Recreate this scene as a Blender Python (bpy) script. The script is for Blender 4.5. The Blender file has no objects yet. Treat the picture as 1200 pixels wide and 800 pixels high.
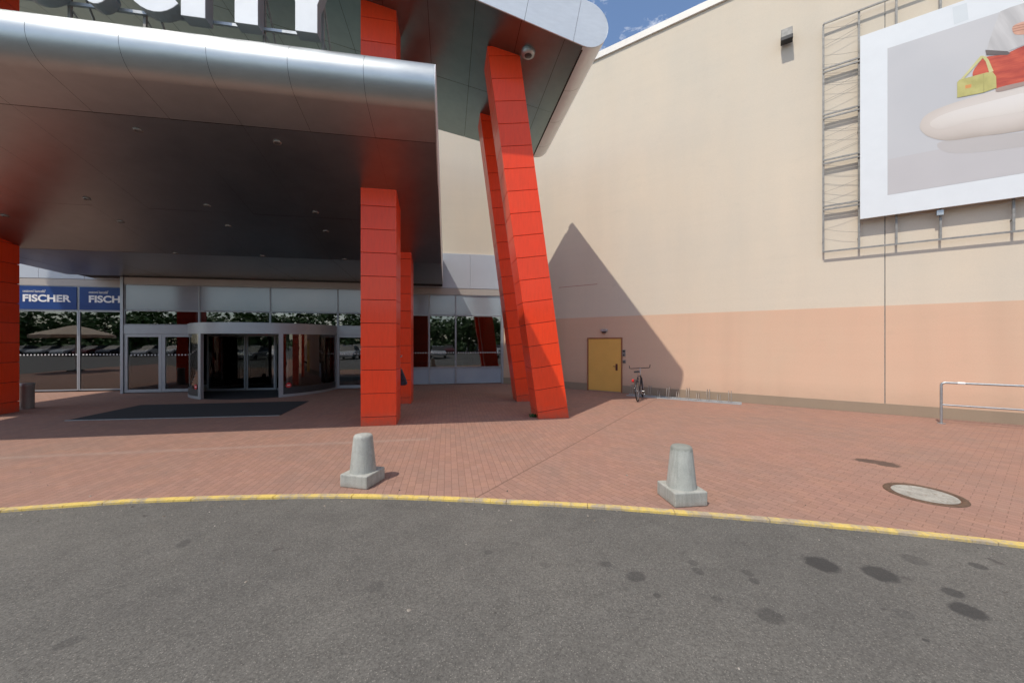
import bpy, bmesh, math, random
from mathutils import Vector, Matrix
random.seed(7)
scene = bpy.context.scene
COL = scene.collection
R = math.radians
F, CAMH = 430.0, 2.0                 # survey constants: focal length in photo pixels, eye height in metres
TH = R(9.9)                          # the entrance front is turned 9.9 degrees against the view
CT, ST = math.cos(TH), math.sin(TH)

# ---------------------------------------------------------------- frames
def W(c, d, z=0.0):                  # entrance frame (along the front, into depth, up) -> world
    return Vector((c*CT - d*ST, c*ST + d*CT, z))
def ground(px, py):                  # a surveyed ground point
    Y = CAMH*F/(py-400.0); return Vector(((px-600.0)*Y/F, Y, 0))
def on_front(px, py, D):             # a surveyed point on a plane parallel to the entrance front
    k = (px-600.0)/F; Y = D/(CT - ST*k); X = k*Y
    return (X*CT+Y*ST, D, CAMH+(400.0-py)*Y/F)
CORNER_N = Vector((.57, .822, 0)).normalized()
NDOT = 14.197/Vector((.57, .822, 0)).length
UW = Vector((CORNER_N.y, -CORNER_N.x, 0))       # along the side wall, away from the corner
def wt(px, o=0.0):                   # distance along the side wall of a surveyed column, o metres off the wall
    k = (px-600.0)/F
    Y = (NDOT-o)/(CORNER_N.x*k + CORNER_N.y)
    return (Vector((k*Y, Y, 0))).dot(UW), Y
def wtz(px, py, o=0.0):
    t, Y = wt(px, o); return t, CAMH+(400.0-py)*Y/F
def WP(t, z, o=0.0):                 # side wall frame -> world
    v = UW*t + CORNER_N*(NDOT-o); v.z = z; return v

# ---------------------------------------------------------------- mesh builder
class MB:
    def __init__(s): s.v = []; s.f = []; s.sm = []
    def add(s, vs, fs, smooth=False):
        n = len(s.v); s.v += [Vector(p) for p in vs]
        for f in fs: s.f.append([i+n for i in f]); s.sm.append(smooth)
        return s
    def hexa(s, p):                  # eight corners: bottom ring then top ring
        return s.add(p, [(3,2,1,0),(4,5,6,7),(0,1,5,4),(1,2,6,5),(2,3,7,6),(3,0,4,7)])
    def cdbox(s, c0, c1, d0, d1, z0, z1):
        return s.hexa([W(c0,d0,z0),W(c1,d0,z0),W(c1,d1,z0),W(c0,d1,z0),W(c0,d0,z1),W(c1,d0,z1),W(c1,d1,z1),W(c0,d1,z1)])
    def wbox(s, t0, t1, o0, o1, z0, z1):
        return s.hexa([WP(t0,z0,o1),WP(t1,z0,o1),WP(t1,z0,o0),WP(t0,z0,o0),WP(t0,z1,o1),WP(t1,z1,o1),WP(t1,z1,o0),WP(t0,z1,o0)])
    def box(s, c, size, rz=0.0):
        m = Matrix.Rotation(rz,3,'Z'); c = Vector(c); h = Vector(size)/2
        q = [(-1,-1),(1,-1),(1,1),(-1,1)]
        return s.hexa([c+m@Vector((a*h.x,b*h.y,z*h.z)) for z in (-1,1) for a,b in q])
    def tube(s, pts, r, n=8, closed=False, caps=True):
        pts = [Vector(p) for p in pts]; rings = []; N = len(pts)
        rr = r if isinstance(r,(list,tuple)) else [r]*N
        up = None
        for i,p in enumerate(pts):
            a = pts[(i-1)%N] if (i>0 or closed) else p; b = pts[(i+1)%N] if (i<N-1 or closed) else p
            t = (b-a).normalized()
            if up is None:
                up = Vector((0,0,1)) if abs(t.z)<.9 else Vector((1,0,0))
            x = (up - t*up.dot(t)).normalized(); y = t.cross(x); up = x
            rings.append([p+(x*math.cos(2*math.pi*k/n)+y*math.sin(2*math.pi*k/n))*rr[i] for k in range(n)])
        vs = [q for g in rings for q in g]; fs = []
        for i in range(N if closed else N-1):
            j = (i+1)%N
            for k in range(n): fs.append((i*n+k, i*n+(k+1)%n, j*n+(k+1)%n, j*n+k))
        s.add(vs, fs, True)
        if caps and not closed:
            s.add(rings[0], [list(range(n))[::-1]]); s.add(rings[-1], [list(range(n))])
        return s
    def lathe(s, base, prof, n=32, smooth=True, cap=True):      # prof: (r,z) upwards
        base = Vector(base); vs = []; fs = []
        for r,z in prof:
            for k in range(n):
                a = 2*math.pi*k/n; vs.append(base+Vector((r*math.cos(a), r*math.sin(a), z)))
        for i in range(len(prof)-1):
            for k in range(n): fs.append((i*n+k, i*n+(k+1)%n, (i+1)*n+(k+1)%n, (i+1)*n+k))
        s.add(vs, fs, smooth)
        if cap:
            s.add(vs[:n], [list(range(n))[::-1]]); s.add(vs[-n:], [list(range(n))])
        return s
    def prism(s, ring, off):         # a flat outline given a real thickness
        n = len(ring); ring = [Vector(p) for p in ring]; off = Vector(off)
        vs = ring + [p+off for p in ring]
        fs = [list(range(n)), [n+i for i in range(n)][::-1]] + [(i, n+i, n+(i+1)%n, (i+1)%n) for i in range(n)]
        return s.add(vs, fs)
    def build(s, name, mat, parent=None, bevel=0.0, fixn=True):
        me = bpy.data.meshes.new(name)
        org = parent_world(parent)
        me.from_pydata([p-org for p in s.v], [], s.f)
        for p, q in zip(me.polygons, s.sm): p.use_smooth = q
        if fixn:
            bm = bmesh.new(); bm.from_mesh(me)
            bmesh.ops.recalc_face_normals(bm, faces=bm.faces); bm.to_mesh(me); bm.free()
        o = bpy.data.objects.new(name, me); COL.objects.link(o)
        me.materials.append(mat)
        if parent: o.parent = parent
        if bevel:
            b = o.modifiers.new('bevel','BEVEL'); b.width = bevel; b.segments = 2; b.limit_method='ANGLE'; b.angle_limit=R(40)
        return o
def parent_world(p):
    v = Vector((0,0,0))
    while p is not None: v += p.location; p = p.parent
    return v
def thing(name, label, cat, loc, group=None):
    o = bpy.data.objects.new(name, None); COL.objects.link(o); o.location = loc
    o.empty_display_size = .2
    return tag(o, label, cat, group)
def tag(o, label, cat, group=None, kind=None):
    o['label'] = label; o['category'] = cat
    if group: o['group'] = group
    if kind: o['kind'] = kind
    return o
def struct(o, label=None, cat=None):
    o['kind'] = 'structure'
    if label: o['label'] = label; o['category'] = cat
    return o
def copy_tree(o, parent=None):
    c = o.copy(); COL.objects.link(c)
    if parent: c.parent = parent
    for ch in [x for x in bpy.data.objects if x.parent == o]: copy_tree(ch, c)
    return c

# ---------------------------------------------------------------- materials
class NT:
    def __init__(s, name):
        s.m = bpy.data.materials.new(name); s.m.use_nodes = True; s.t = s.m.node_tree; s.n = s.t.nodes; s.n.clear()
        s.out = s.n.new('ShaderNodeOutputMaterial'); s.b = s.n.new('ShaderNodeBsdfPrincipled')
        s.l(s.b.outputs[0], s.out.inputs[0])
        s.pos = None
    def l(s, a, b): s.t.links.new(a, b)
    def P(s):
        if s.pos is None: s.pos = s.n.new('ShaderNodeNewGeometry').outputs['Position']
        return s.pos
    def map(s, scale=(1,1,1), rot=(0,0,0), loc=(0,0,0), src=None):
        m = s.n.new('ShaderNodeMapping'); s.l(src or s.P(), m.inputs[0])
        m.inputs['Scale'].default_value = scale; m.inputs['Rotation'].default_value = rot; m.inputs['Location'].default_value = loc
        return m.outputs[0]
    def noise(s, vec, scale, detail=4, rough=.55):
        n = s.n.new('ShaderNodeTexNoise'); s.l(vec, n.inputs['Vector'])
        n.inputs['Scale'].default_value = scale; n.inputs['Detail'].default_value = detail; n.inputs['Roughness'].default_value = rough
        return n.outputs[0]
    def ramp(s, fac, stops):
        r = s.n.new('ShaderNodeValToRGB'); s.l(fac, r.inputs[0]); e = r.color_ramp.elements
        while len(e) < len(stops): e.new(.5)
        for x,(p,c) in zip(e, stops): x.position = p; x.color = (c if len(c)==4 else (*c,1)) if not isinstance(c,(int,float)) else (c,c,c,1)
        return r.outputs[0]
    def mix(s, fac, a, b, mode='MIX'):
        m = s.n.new('ShaderNodeMix'); m.data_type='RGBA'; m.blend_type = mode
        for i,v in ((0,fac),(6,a),(7,b)):
            if isinstance(v,(int,float)): m.inputs[i].default_value = v if i==0 else (v,v,v,1)
            elif isinstance(v,tuple): m.inputs[i].default_value = (*v,1) if len(v)==3 else v
            else: s.l(v, m.inputs[i])
        return m.outputs[2]
    def math(s, op, a, b=None, c=None):
        m = s.n.new('ShaderNodeMath'); m.operation = op
        for i,v in enumerate((a,b,c)):
            if v is None: continue
            if isinstance(v,(int,float)): m.inputs[i].default_value = v
            else: s.l(v, m.inputs[i])
        return m.outputs[0]
    def sep(s, vec):
        n = s.n.new('ShaderNodeSeparateXYZ'); s.l(vec, n.inputs[0]); return n.outputs
    def bump(s, h, strength=.3, dist=.01, prev=None):
        n = s.n.new('ShaderNodeBump'); s.l(h, n.inputs['Height']); n.inputs['Strength'].default_value = strength; n.inputs['Distance'].default_value = dist
        if prev is not None: s.l(prev, n.inputs['Normal'])
        s.l(n.outputs[0], s.b.inputs['Normal']); return n.outputs[0]
    def set(s, **k):
        for a,v in k.items():
            i = s.b.inputs[{'col':'Base Color','rough':'Roughness','metal':'Metallic','spec':'Specular IOR Level','coat':'Coat Weight','emit':'Emission Color','estr':'Emission Strength'}[a]]
            if isinstance(v,tuple): i.default_value = (*v,1)
            elif isinstance(v,(int,float)): i.default_value = v
            else: s.l(v, i)
        return s

def simple(name, col, rough=.5, metal=0.0, var=.12, scale=3.0, spec=.5):
    t = NT(name)
    n = t.noise(t.P(), scale, 5)
    f = t.ramp(n, [(.3, 1-var), (.7, 1+var*.4)])
    t.set(col=t.mix(1.0, col, f, 'MULTIPLY'), rough=rough, metal=metal, spec=spec)
    n2 = t.noise(t.P(), scale*9, 3)
    t.set(rough=t.math('ADD', t.math('MULTIPLY', n2, .12), rough-.06))
    return t.m

M = {}
# -- rendered side wall: plaster with vertical run marks and faint float lines
def wall_mat(name, col, col2, streak):
    t = NT(name)
    rz = t.map(rot=(0,0,R(34.7)))                       # along-wall axis to x
    big = t.noise(t.map(scale=(1,1,.55), src=rz), .42, 6, .62)
    st = t.noise(t.map(scale=(.8,.8,.07), src=rz), 1.0, 3, .55)
    hz = t.noise(t.map(scale=(.22,.22,4.5), src=rz), 1.0, 3, .5)
    fine = t.noise(rz, 38, 4, .6)
    c = t.mix(t.ramp(big, [(.35,0),(.68,1)]), col, col2)
    c = t.mix(1.0, c, t.ramp(st, [(.25,1-streak),(.5,1.0),(.8,1.03)]), 'MULTIPLY')
    c = t.mix(1.0, c, t.ramp(hz, [(.3,.985),(.6,1.0)]), 'MULTIPLY')
    c = t.mix(1.0, c, t.ramp(fine, [(.3,.965),(.6,1.01)]), 'MULTIPLY')
    z_ = t.sep(t.P())[2]
    blot = t.noise(t.map(scale=(.9,.9,1.6), src=rz), 1.6, 6, .7)
    c = t.mix(t.ramp(blot, [(.60,0),(.78,.28)]), c, tuple(x*.82 for x in col2))
    c = t.mix(t.math('MULTIPLY', t.ramp(z_, [(.0,1),(.75,0)]) if False else t.math('SUBTRACT', 1.0, t.math('MINIMUM', 1.0, t.math('MULTIPLY', z_, 1.25))), t.math('MULTIPLY', blot, .75)), c, (.30,.22,.16))
    t.set(col=c, rough=.9, spec=.25)
    n1 = t.bump(fine, .25, .006); t.bump(hz, .12, .02, n1)
    return t.m
M['wall'] = wall_mat('plaster_beige', (.625,.545,.435), (.58,.525,.435), .045)
M['band'] = wall_mat('plaster_salmon', (.63,.415,.295), (.60,.43,.31), .10)
M['plinth'] = wall_mat('plinth_render', (.31,.245,.175), (.26,.21,.155), .15)
M['coping'] = simple('coping_sheet', (.72,.69,.64), .45, 0, .08)
M['fascia'] = simple('fascia_panel', (.46,.49,.53), .38, .2, .06, .8)
# -- aluminium cladding
def alu(name, col, r0, r1, metal=1.0):
    t = NT(name)
    n = t.noise(t.map(scale=(1,1,1)), 1.1, 5, .6)
    n2 = t.noise(t.P(), 26, 3, .6)
    sp = t.noise(t.map(scale=(1.5,1.5,6)), 2.2, 4, .65)
    t.set(col=t.mix(1.0, col, t.ramp(t.mix(.5,n,sp), [(.3,.88),(.65,1.03)]), 'MULTIPLY'), metal=metal,
          rough=t.math('ADD', t.math('MULTIPLY', n, (r1-r0)), t.math('ADD', t.math('MULTIPLY', n2, .05), r0)))
    w = t.noise(t.P(), .55, 2, .5); t.bump(w, .12, .05)
    return t.m
M['alu'] = alu('aluminium_cladding', (.35,.385,.40), .26, .38)
M['alu_roll'] = alu('aluminium_roll', (.42,.45,.46), .34, .44)
M['soffit'] = alu('soffit_cladding', (.245,.315,.325), .22, .36)
M['fascia_light'] = alu('pale_roof_edge', (.66,.69,.71), .34, .46, .35)
M['joint'] = simple('dark_joint', (.02,.02,.02), .8)
M['frame'] = simple('window_frame_paint', (.34,.35,.365), .40, .45, .06)
M['frame_dark'] = simple('dark_frame', (.03,.032,.036), .4)
M['steel'] = simple('galvanised_steel', (.42,.44,.45), .42, .75, .2, 14)
M['steel_dull'] = simple('weathered_steel', (.27,.265,.25), .6, .4, .25, 12)
M['head'] = simple('head_strip', (.42,.385,.35), .5, .1, .06)
# -- red panels
t = NT('red_cladding')
n = t.noise(t.P(), 1.3, 4, .6); n2 = t.noise(t.map(scale=(9,9,1.2)), 2.5, 4, .6)
c = t.mix(t.ramp(n, [(.35,0),(.7,1)]), (.90,.058,.010), (.86,.064,.014))
c = t.mix(1.0, c, t.ramp(n2, [(.25,.9),(.6,1.0)]), 'MULTIPLY')
ri = t.n.new('ShaderNodeNewGeometry').outputs['Random Per Island']
c = t.mix(1.0, c, t.ramp(ri, [(0,.90),(1,1.04)]), 'MULTIPLY')
scf = t.noise(t.map(scale=(5,5,14)), 1.0, 6, .75); c = t.mix(t.ramp(scf,[(.66,0),(.74,.35)]), c, (.42,.10,.06))
z = t.sep(t.P())[2]
dirt = t.math('MULTIPLY', t.ramp(z, [(.0,.9),(.35,.15),(.9,0)]), t.noise(t.P(), 7, 4))
c = t.mix(dirt, c, (.25,.12,.08))
t.set(col=c, rough=t.math('ADD', t.math('MULTIPLY', ri, .10), t.math('ADD', t.math('MULTIPLY', n, .12), .30)), spec=.30, coat=.22)
t.b.inputs['Coat Roughness'].default_value = .12
t.bump(t.noise(t.P(), .9, 2), .1, .03); M['red'] = t.m
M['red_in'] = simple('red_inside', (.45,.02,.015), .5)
# -- glass
def glass(name, tint, ior):
    t = NT(name); t.n.remove(t.b)
    tr = t.n.new('ShaderNodeBsdfTransparent'); tr.inputs[0].default_value = (*tint,1)
    gl = t.n.new('ShaderNodeBsdfGlossy'); gl.inputs['Roughness'].default_value = .012
    wv = t.n.new('ShaderNodeBump'); wv.inputs['Strength'].default_value = .06; wv.inputs['Distance'].default_value = .05
    t.l(t.noise(t.P(), .7, 2, .5), wv.inputs['Height']); t.l(wv.outputs[0], gl.inputs['Normal'])
    fr = t.n.new('ShaderNodeFresnel'); fr.inputs[0].default_value = ior
    mx = t.n.new('ShaderNodeMixShader'); t.l(fr.outputs[0], mx.inputs[0]); t.l(tr.outputs[0], mx.inputs[1]); t.l(gl.outputs[0], mx.inputs[2])
    t.l(mx.outputs[0], t.out.inputs[0]); return t.m
M['glass'] = glass('tinted_glazing', (.34,.38,.38), 2.5)
M['glass_clear'] = glass('clear_glazing', (.62,.65,.64), 2.2)
t = NT('frosted_glazing'); n = t.noise(t.P(), .6, 4)
t.set(col=t.mix(t.ramp(n,[(.3,0),(.7,1)]), (.24,.275,.31), (.29,.32,.35)), rough=.16, spec=1.0); M['frost'] = t.m
t = NT('lower_film'); n = t.noise(t.P(), .8, 4)
t.set(col=t.mix(t.ramp(n,[(.3,0),(.7,1)]), (.27,.32,.37), (.33,.375,.42)), rough=.2, spec=.9); M['film'] = t.m
t = NT('white_film_dots'); t.set(col=(.6,.6,.6), rough=.6)
s_ = t.sep(t.P()); u_ = t.math('ADD', t.math('MULTIPLY', s_[0], CT), t.math('MULTIPLY', s_[1], ST))
k_ = t.math('LESS_THAN', t.math('FRACT', t.math('MULTIPLY', u_, 1/.115)), .45)
tr_ = t.n.new('ShaderNodeBsdfTransparent'); mx_ = t.n.new('ShaderNodeMixShader'); t.l(k_, mx_.inputs[0]); t.l(tr_.outputs[0], mx_.inputs[1]); t.l(t.b.outputs[0], mx_.inputs[2]); t.l(mx_.outputs[0], t.out.inputs[0])
M['dots'] = t.m
t = NT('sign_blue'); n = t.noise(t.P(), .9, 4)
t.set(col=t.mix(t.ramp(n,[(.3,0),(.7,1)]), (.010,.038,.17), (.014,.055,.21)), rough=.4, spec=.25); M['blue'] = t.m
M['white'] = simple('white_paint', (.78,.78,.77), .5, 0, .05)
M['letter_face'] = simple('letter_face', (.82,.84,.86), .45, 0, .06)
M['letter_side'] = simple('letter_return', (.26,.28,.29), .5, .2, .08)
M['black'] = simple('black_plastic', (.018,.018,.02), .5)
M['rubber'] = simple('rubber', (.02,.02,.02), .8)
# -- concrete bollard
t = NT('cast_concrete'); n = t.noise(t.P(), 5, 6, .65); n2 = t.noise(t.P(), 120, 3, .6); n3 = t.noise(t.map(scale=(18,18,1.5)), 1.2, 4)
c = t.mix(t.ramp(n,[(.32,0),(.7,1)]), (.315,.32,.29), (.40,.40,.365))
c = t.mix(1.0, c, t.ramp(n2,[(.3,.86),(.6,1.03)]), 'MULTIPLY'); c = t.mix(1.0, c, t.ramp(n3,[(.3,.84),(.55,1.0)]), 'MULTIPLY')
z = t.sep(t.P())[2]
c = t.mix(t.math('MULTIPLY', t.ramp(z,[(0,.8),(.07,0)]), t.noise(t.P(), 14, 4)), c, (.20,.15,.11))
c = t.mix(t.ramp(t.noise(t.P(), 9, 6, .75),[(.55,0),(.70,.45)]), c, (.20,.19,.165)); t.set(col=c, rough=.88, spec=.3); b1 = t.bump(n, .35, .012); t.bump(n2, .35, .004, b1); M['concrete'] = t.m
# -- pavers: two fields of clinker laid at different angles, split by a straight seam
SEAM_P = ground(563,580); SEAM_D = (ground(700,505)-SEAM_P).normalized()
def pavers():
    t = NT('clinker_pavers')
    def field(rot, off):
        v = t.map(rot=(0,0,rot), loc=off)
        br = t.n.new('ShaderNodeTexBrick'); t.l(v, br.inputs['Vector'])
        br.inputs['Scale'].default_value = 1.0
        br.inputs['Brick Width'].default_value = .2; br.inputs['Row Height'].default_value = .1
        br.inputs['Mortar Size'].default_value = .0045; br.inputs['Mortar Smooth'].default_value = .35; br.inputs['Bias'].default_value = -.1
        br.inputs['Color1'].default_value = (1.05,1.03,1.02,1); br.inputs['Color2'].default_value = (.91,.90,.89,1); br.inputs['Mortar'].default_value = (.75,.73,.71,1)
        return br.outputs['Color'], br.outputs['Fac']
    a, fa = field(R(90)-TH, (.03,.05,0))
    b, fb = field(R(90)+R(-34.1)+R(68.2)*0 , (.0,.02,0))
    s = t.sep(t.P())
    side = t.math('ADD', t.math('MULTIPLY', s[0], SEAM_D.y), t.math('MULTIPLY', s[1], -SEAM_D.x))
    side = t.math('SUBTRACT', side, SEAM_P.x*SEAM_D.y - SEAM_P.y*SEAM_D.x)     # >0 to the right of the seam
    right = t.math('GREATER_THAN', side, 0.0)
    seam = t.math('LESS_THAN', t.math('ABSOLUTE', t.math('ADD', side, t.math('MULTIPLY', t.math('SUBTRACT', t.noise(t.P(), 6, 3), .5), .02))), .014)
    pat = t.mix(right, a, b); fac = t.mix(right, fa, fb)
    n = t.noise(t.P(), .5, 6, .65); n2 = t.noise(t.P(), 2.6, 5, .6); fine = t.noise(t.P(), 90, 3, .7)
    base = t.mix(t.ramp(n,[(.36,0),(.66,1)]), (.315,.178,.136), (.272,.174,.138))
    base = t.mix(t.ramp(n2,[(.45,0),(.75,.55)]), base, (.345,.195,.135))
    c = t.mix(1.0, base, pat, 'MULTIPLY')
    c = t.mix(1.0, c, t.ramp(fine,[(.3,.82),(.62,1.06)]), 'MULTIPLY')
    # sand pockets, gum and a pale drip line under the canopy edge
    gum = t.noise(t.P(), 9, 2, .4); c = t.mix(t.ramp(gum,[(.74,0),(.79,.4)]), c, (.13,.09,.08))
    sand = t.noise(t.P(), 4.2, 4, .7); c = t.mix(t.ramp(sand,[(.60,0),(.76,.35)]), c, (.36,.27,.21))
    dcoord = t.math('ADD', t.math('MULTIPLY', s[0], -ST), t.math('MULTIPLY', s[1], CT))
    line = t.math('SUBTRACT', 1.0, t.ramp(t.math('ABSOLUTE', t.math('SUBTRACT', dcoord, 7.72)), [(.02,.35),(.13,1)]))
    onleft = t.math('LESS_THAN', t.math('ADD', t.math('MULTIPLY', s[0], CT), t.math('MULTIPLY', s[1], ST)), -.4)
    c = t.mix(t.math('MULTIPLY', t.math('MULTIPLY', line, onleft), t.math('MULTIPLY', n2, .8)), c, (.36,.29,.25))
    for (px,py,rx,ry,rot) in ((1026,541,.30,.15,-.5),(1012,539,.15,.11,.2),(1042,545,.17,.10,-.3)):
        c = stain(t, s, c, px, py, rx, ry, rot, (.10,.065,.05), .95, .45)
    c = t.mix(t.math('MULTIPLY', seam, .6), c, (.13,.075,.055))
    t.set(col=c, rough=.88, spec=.3)
    b1 = t.bump(t.math('SUBTRACT', 1.0, fac), .55, .006); t.bump(fine, .3, .003, b1)
    return t.m
def stain(t, s, c, px, py, rx, ry, rot, col, amount, rag=.25):
    g = ground(px, py); ca, sa = math.cos(rot), math.sin(rot)
    dx = t.math('SUBTRACT', s[0], g.x); dy = t.math('SUBTRACT', s[1], g.y)
    u = t.math('MULTIPLY', t.math('ADD', t.math('MULTIPLY', dx, ca), t.math('MULTIPLY', dy, sa)), 1/rx)
    v = t.math('MULTIPLY', t.math('SUBTRACT', t.math('MULTIPLY', dy, ca), t.math('MULTIPLY', dx, sa)), 1/ry)
    q = t.math('ADD', t.math('MULTIPLY', u, u), t.math('MULTIPLY', v, v))
    if not hasattr(t, 'rag'): t.rag = t.noise(t.P(), 16, 5, .65)
    q = t.math('ADD', q, t.math('MULTIPLY', t.math('SUBTRACT', t.rag, .5), rag*4))
    f = t.ramp(q, [(.55, amount), (1.0, 0)])
    return t.mix(f, c, col)
M['pavers'] = pavers()
# -- asphalt with drip stains
t = NT('old_asphalt')
n = t.noise(t.P(), .45, 5, .6); n2 = t.noise(t.P(), 3.2, 5, .6); g = t.noise(t.P(), 70, 3, .75); g2 = t.noise(t.P(), 150, 2, .6)
vo = t.n.new('ShaderNodeTexVoronoi'); t.l(t.P(), vo.inputs['Vector']); vo.inputs['Scale'].default_value = 105
c = t.mix(t.ramp(n,[(.35,0),(.68,1)]), (.098,.094,.086), (.122,.116,.104))
c = t.mix(1.0, c, t.ramp(n2,[(.3,.88),(.65,1.05)]), 'MULTIPLY')
c = t.mix(1.0, c, t.ramp(g,[(.32,.62),(.5,1.0),(.68,1.36)]), 'MULTIPLY')
st = t.sep(vo.outputs['Color'])[0]
chip = t.math('MULTIPLY', t.math('GREATER_THAN', st, .90), t.math('LESS_THAN', vo.outputs['Distance'], .42))
c = t.mix(t.math('MULTIPLY', chip, .42), c, (.32,.30,.265))
c = t.mix(t.math('MULTIPLY', t.math('MULTIPLY', t.math('LESS_THAN', st, .10), t.math('LESS_THAN', vo.outputs['Distance'], .45)), .45), c, (.035,.033,.032))
s = t.sep(t.P())
patch = t.noise(t.map(scale=(.5,1.2,1)), 1.1, 6, .68); c = t.mix(t.ramp(patch,[(.55,0),(.72,.35)]), c, (.075,.070,.066))
grit = t.noise(t.P(), 1.7, 6, .7); c = t.mix(t.ramp(grit,[(.58,0),(.75,.30)]), c, (.16,.148,.128))
crumbs = t.noise(t.P(), 5.5, 2, .4); c = t.mix(t.ramp(crumbs,[(.73,0),(.77,.6)]), c, (.05,.045,.042))
DK = (.034,.033,.032)
for (px,py,rx,ry,rot,am) in ((963,654,.15,.14,.1,.85),(1031,665,.145,.135,.1,.8),(1072,649,.115,.11,.1,.4),(1146,656,.068,.065,.1,.65),
        (1117,687,.08,.075,.1,.7),(1134,708,.12,.11,.0,.8),(903,714,.10,.095,0,.5),(745,668,.10,.075,.2,.55),(710,654,.06,.05,.3,.45),
        (812,652,.055,.05,.4,.4),(818,662,.05,.06,.4,.5),(876,664,.045,.06,.5,.5),(884,673,.05,.045,.5,.55),(770,690,.035,.03,.2,.6),(840,694,.05,.04,0,.35),
        (215,630,.06,.09,.5,.4),(80,745,.09,.06,.7,.35),(440,680,.08,.09,.3,.3),(572,640,.05,.04,0,.4),(1060,712,.08,.07,.1,.3),(1085,742,.025,.02,0,.7),(640,655,.05,.04,0,.25)):
    c = stain(t, s, c, px, py+4, rx, ry, rot, DK, am)
t.set(col=c, rough=.86, spec=.35)
b1 = t.bump(g, .5, .006); t.bump(g2, .3, .002, b1); M['asphalt'] = t.m
# -- yellow kerb paint, worn down to the stone
t = NT('worn_kerb_paint'); n = t.noise(t.P(), 2.3, 6, .7); n2 = t.noise(t.P(), 34, 5, .75)
m = t.math('ADD', t.math('MULTIPLY', n, .85), t.math('MULTIPLY', n2, .40))
c = t.mix(t.ramp(m,[(.585,1),(.70,.10)]), t.mix(n2, (.27,.22,.18), (.38,.33,.27)), (.64,.47,.13))
c = t.mix(1.0, c, t.ramp(n2,[(.3,.78),(.6,1.04)]), 'MULTIPLY')
t.set(col=c, rough=.85, spec=.3); t.bump(n2, .4, .004); M['kerb'] = t.m
M['mat'] = simple('entrance_matting', (.022,.023,.026), .95, 0, .3, 30)
M['iron'] = simple('rusty_iron', (.14,.085,.055), .8, .3, .35, 25)
t = NT('cover_concrete'); n = t.noise(t.P(), 7, 6, .7); n2 = t.noise(t.P(), 60, 3, .7)
c = t.mix(t.ramp(n,[(.32,0),(.66,1)]), (.24,.225,.195), (.39,.375,.33)); c = t.mix(t.ramp(t.noise(t.P(), 11, 5, .75),[(.56,0),(.66,.8)]), c, (.17,.115,.075))
t.set(col=t.mix(1.0, c, t.ramp(n2,[(.3,.8),(.6,1.05)]), 'MULTIPLY'), rough=.9); t.bump(n2,.4,.004); M['cover'] = t.m
M['door'] = simple('ochre_door_paint', (.72,.42,.10), .42, 0, .06, 2)
M['floor_in'] = simple('interior_floor', (.16,.14,.125), .35)
M['wall_in'] = simple('interior_wall', (.26,.25,.23), .7)
M['wood'] = simple('brown_panel', (.22,.10,.04), .5, 0, .25, 5)

# ================================================================ SETTING
def sheet(name, pts, mat):
    mb = MB().add(pts, [list(range(len(pts)))]); return mb.build(name, mat)
g = sheet('road', [(-500,-500,-.022),(500,-500,-.022),(500,500,-.022),(-500,500,-.022)], M['asphalt']); struct(g)
# kerb line: surveyed points, then the same circle carried on
KP = [ground(*p) for p in ((0,597),(150,586.5),(300,581.5),(425,580.5),(520,583.5),(600,587.5),(700,592.5),(800,600),(900,608),(1000,617),(1100,627),(1200,638))]
def circ(a,b,c):
    ax,ay,bx,by,cx,cy = a.x,a.y,b.x,b.y,c.x,c.y; d = 2*(ax*(by-cy)+bx*(cy-ay)+cx*(ay-by))
    ux = ((ax*ax+ay*ay)*(by-cy)+(bx*bx+by*by)*(cy-ay)+(cx*cx+cy*cy)*(ay-by))/d
    uy = ((ax*ax+ay*ay)*(cx-bx)+(bx*bx+by*by)*(ax-cx)+(cx*cx+cy*cy)*(bx-ax))/d
    return Vector((ux,uy,0)), math.hypot(ax-ux, ay-uy)
CC, CR = circ(KP[0], KP[5], KP[-1])
def kerb_pt(a, dr=0.0):
    base = CC + Vector((math.sin(a), math.cos(a), 0))*CR
    # local deviation of the real kerb from the ideal circle
    r = [((p-CC).length-CR, math.atan2(p.x-CC.x, p.y-CC.y)) for p in KP]
    dev = 0.0
    for (d0,a0),(d1,a1) in zip(r, r[1:]):
        if a0 <= a <= a1: u = (a-a0)/(a1-a0); dev = d0+(d1-d0)*u
    return CC + Vector((math.sin(a), math.cos(a), 0))*(CR+dev+dr)
AN = [math.radians(x*.5) for x in range(-130,131)]
mb = MB(); ks = []
for a in AN: ks.append(kerb_pt(a, .02))
vs = [p for p in ks] + [Vector((p.x*1.6, 70, 0)) for p in ks]; n = len(ks)
mb.add(vs, [(i,i+1,n+i+1,n+i) for i in range(n-1)])
struct(mb.build('pavement', M['pavers']))
mb = MB(); seg = 1.0/CR
a = -R(60)+.002
while a < R(60):
    sub = 5
    for k in range(sub):
        a0 = a+seg*k/sub + (.0025/CR if k==0 else 0); a1 = a+seg*(k+1)/sub - (.0025/CR if k==sub-1 else 0)
        q = [kerb_pt(a0,-.038), kerb_pt(a1,-.038), kerb_pt(a1,.05), kerb_pt(a0,.05)]
        mb.hexa([p+Vector((0,0,-.08)) for p in q]+[p+Vector((0,0,.008)) for p in q])
    a += seg
struct(mb.build('kerb', M['kerb'], None, .006))

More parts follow.
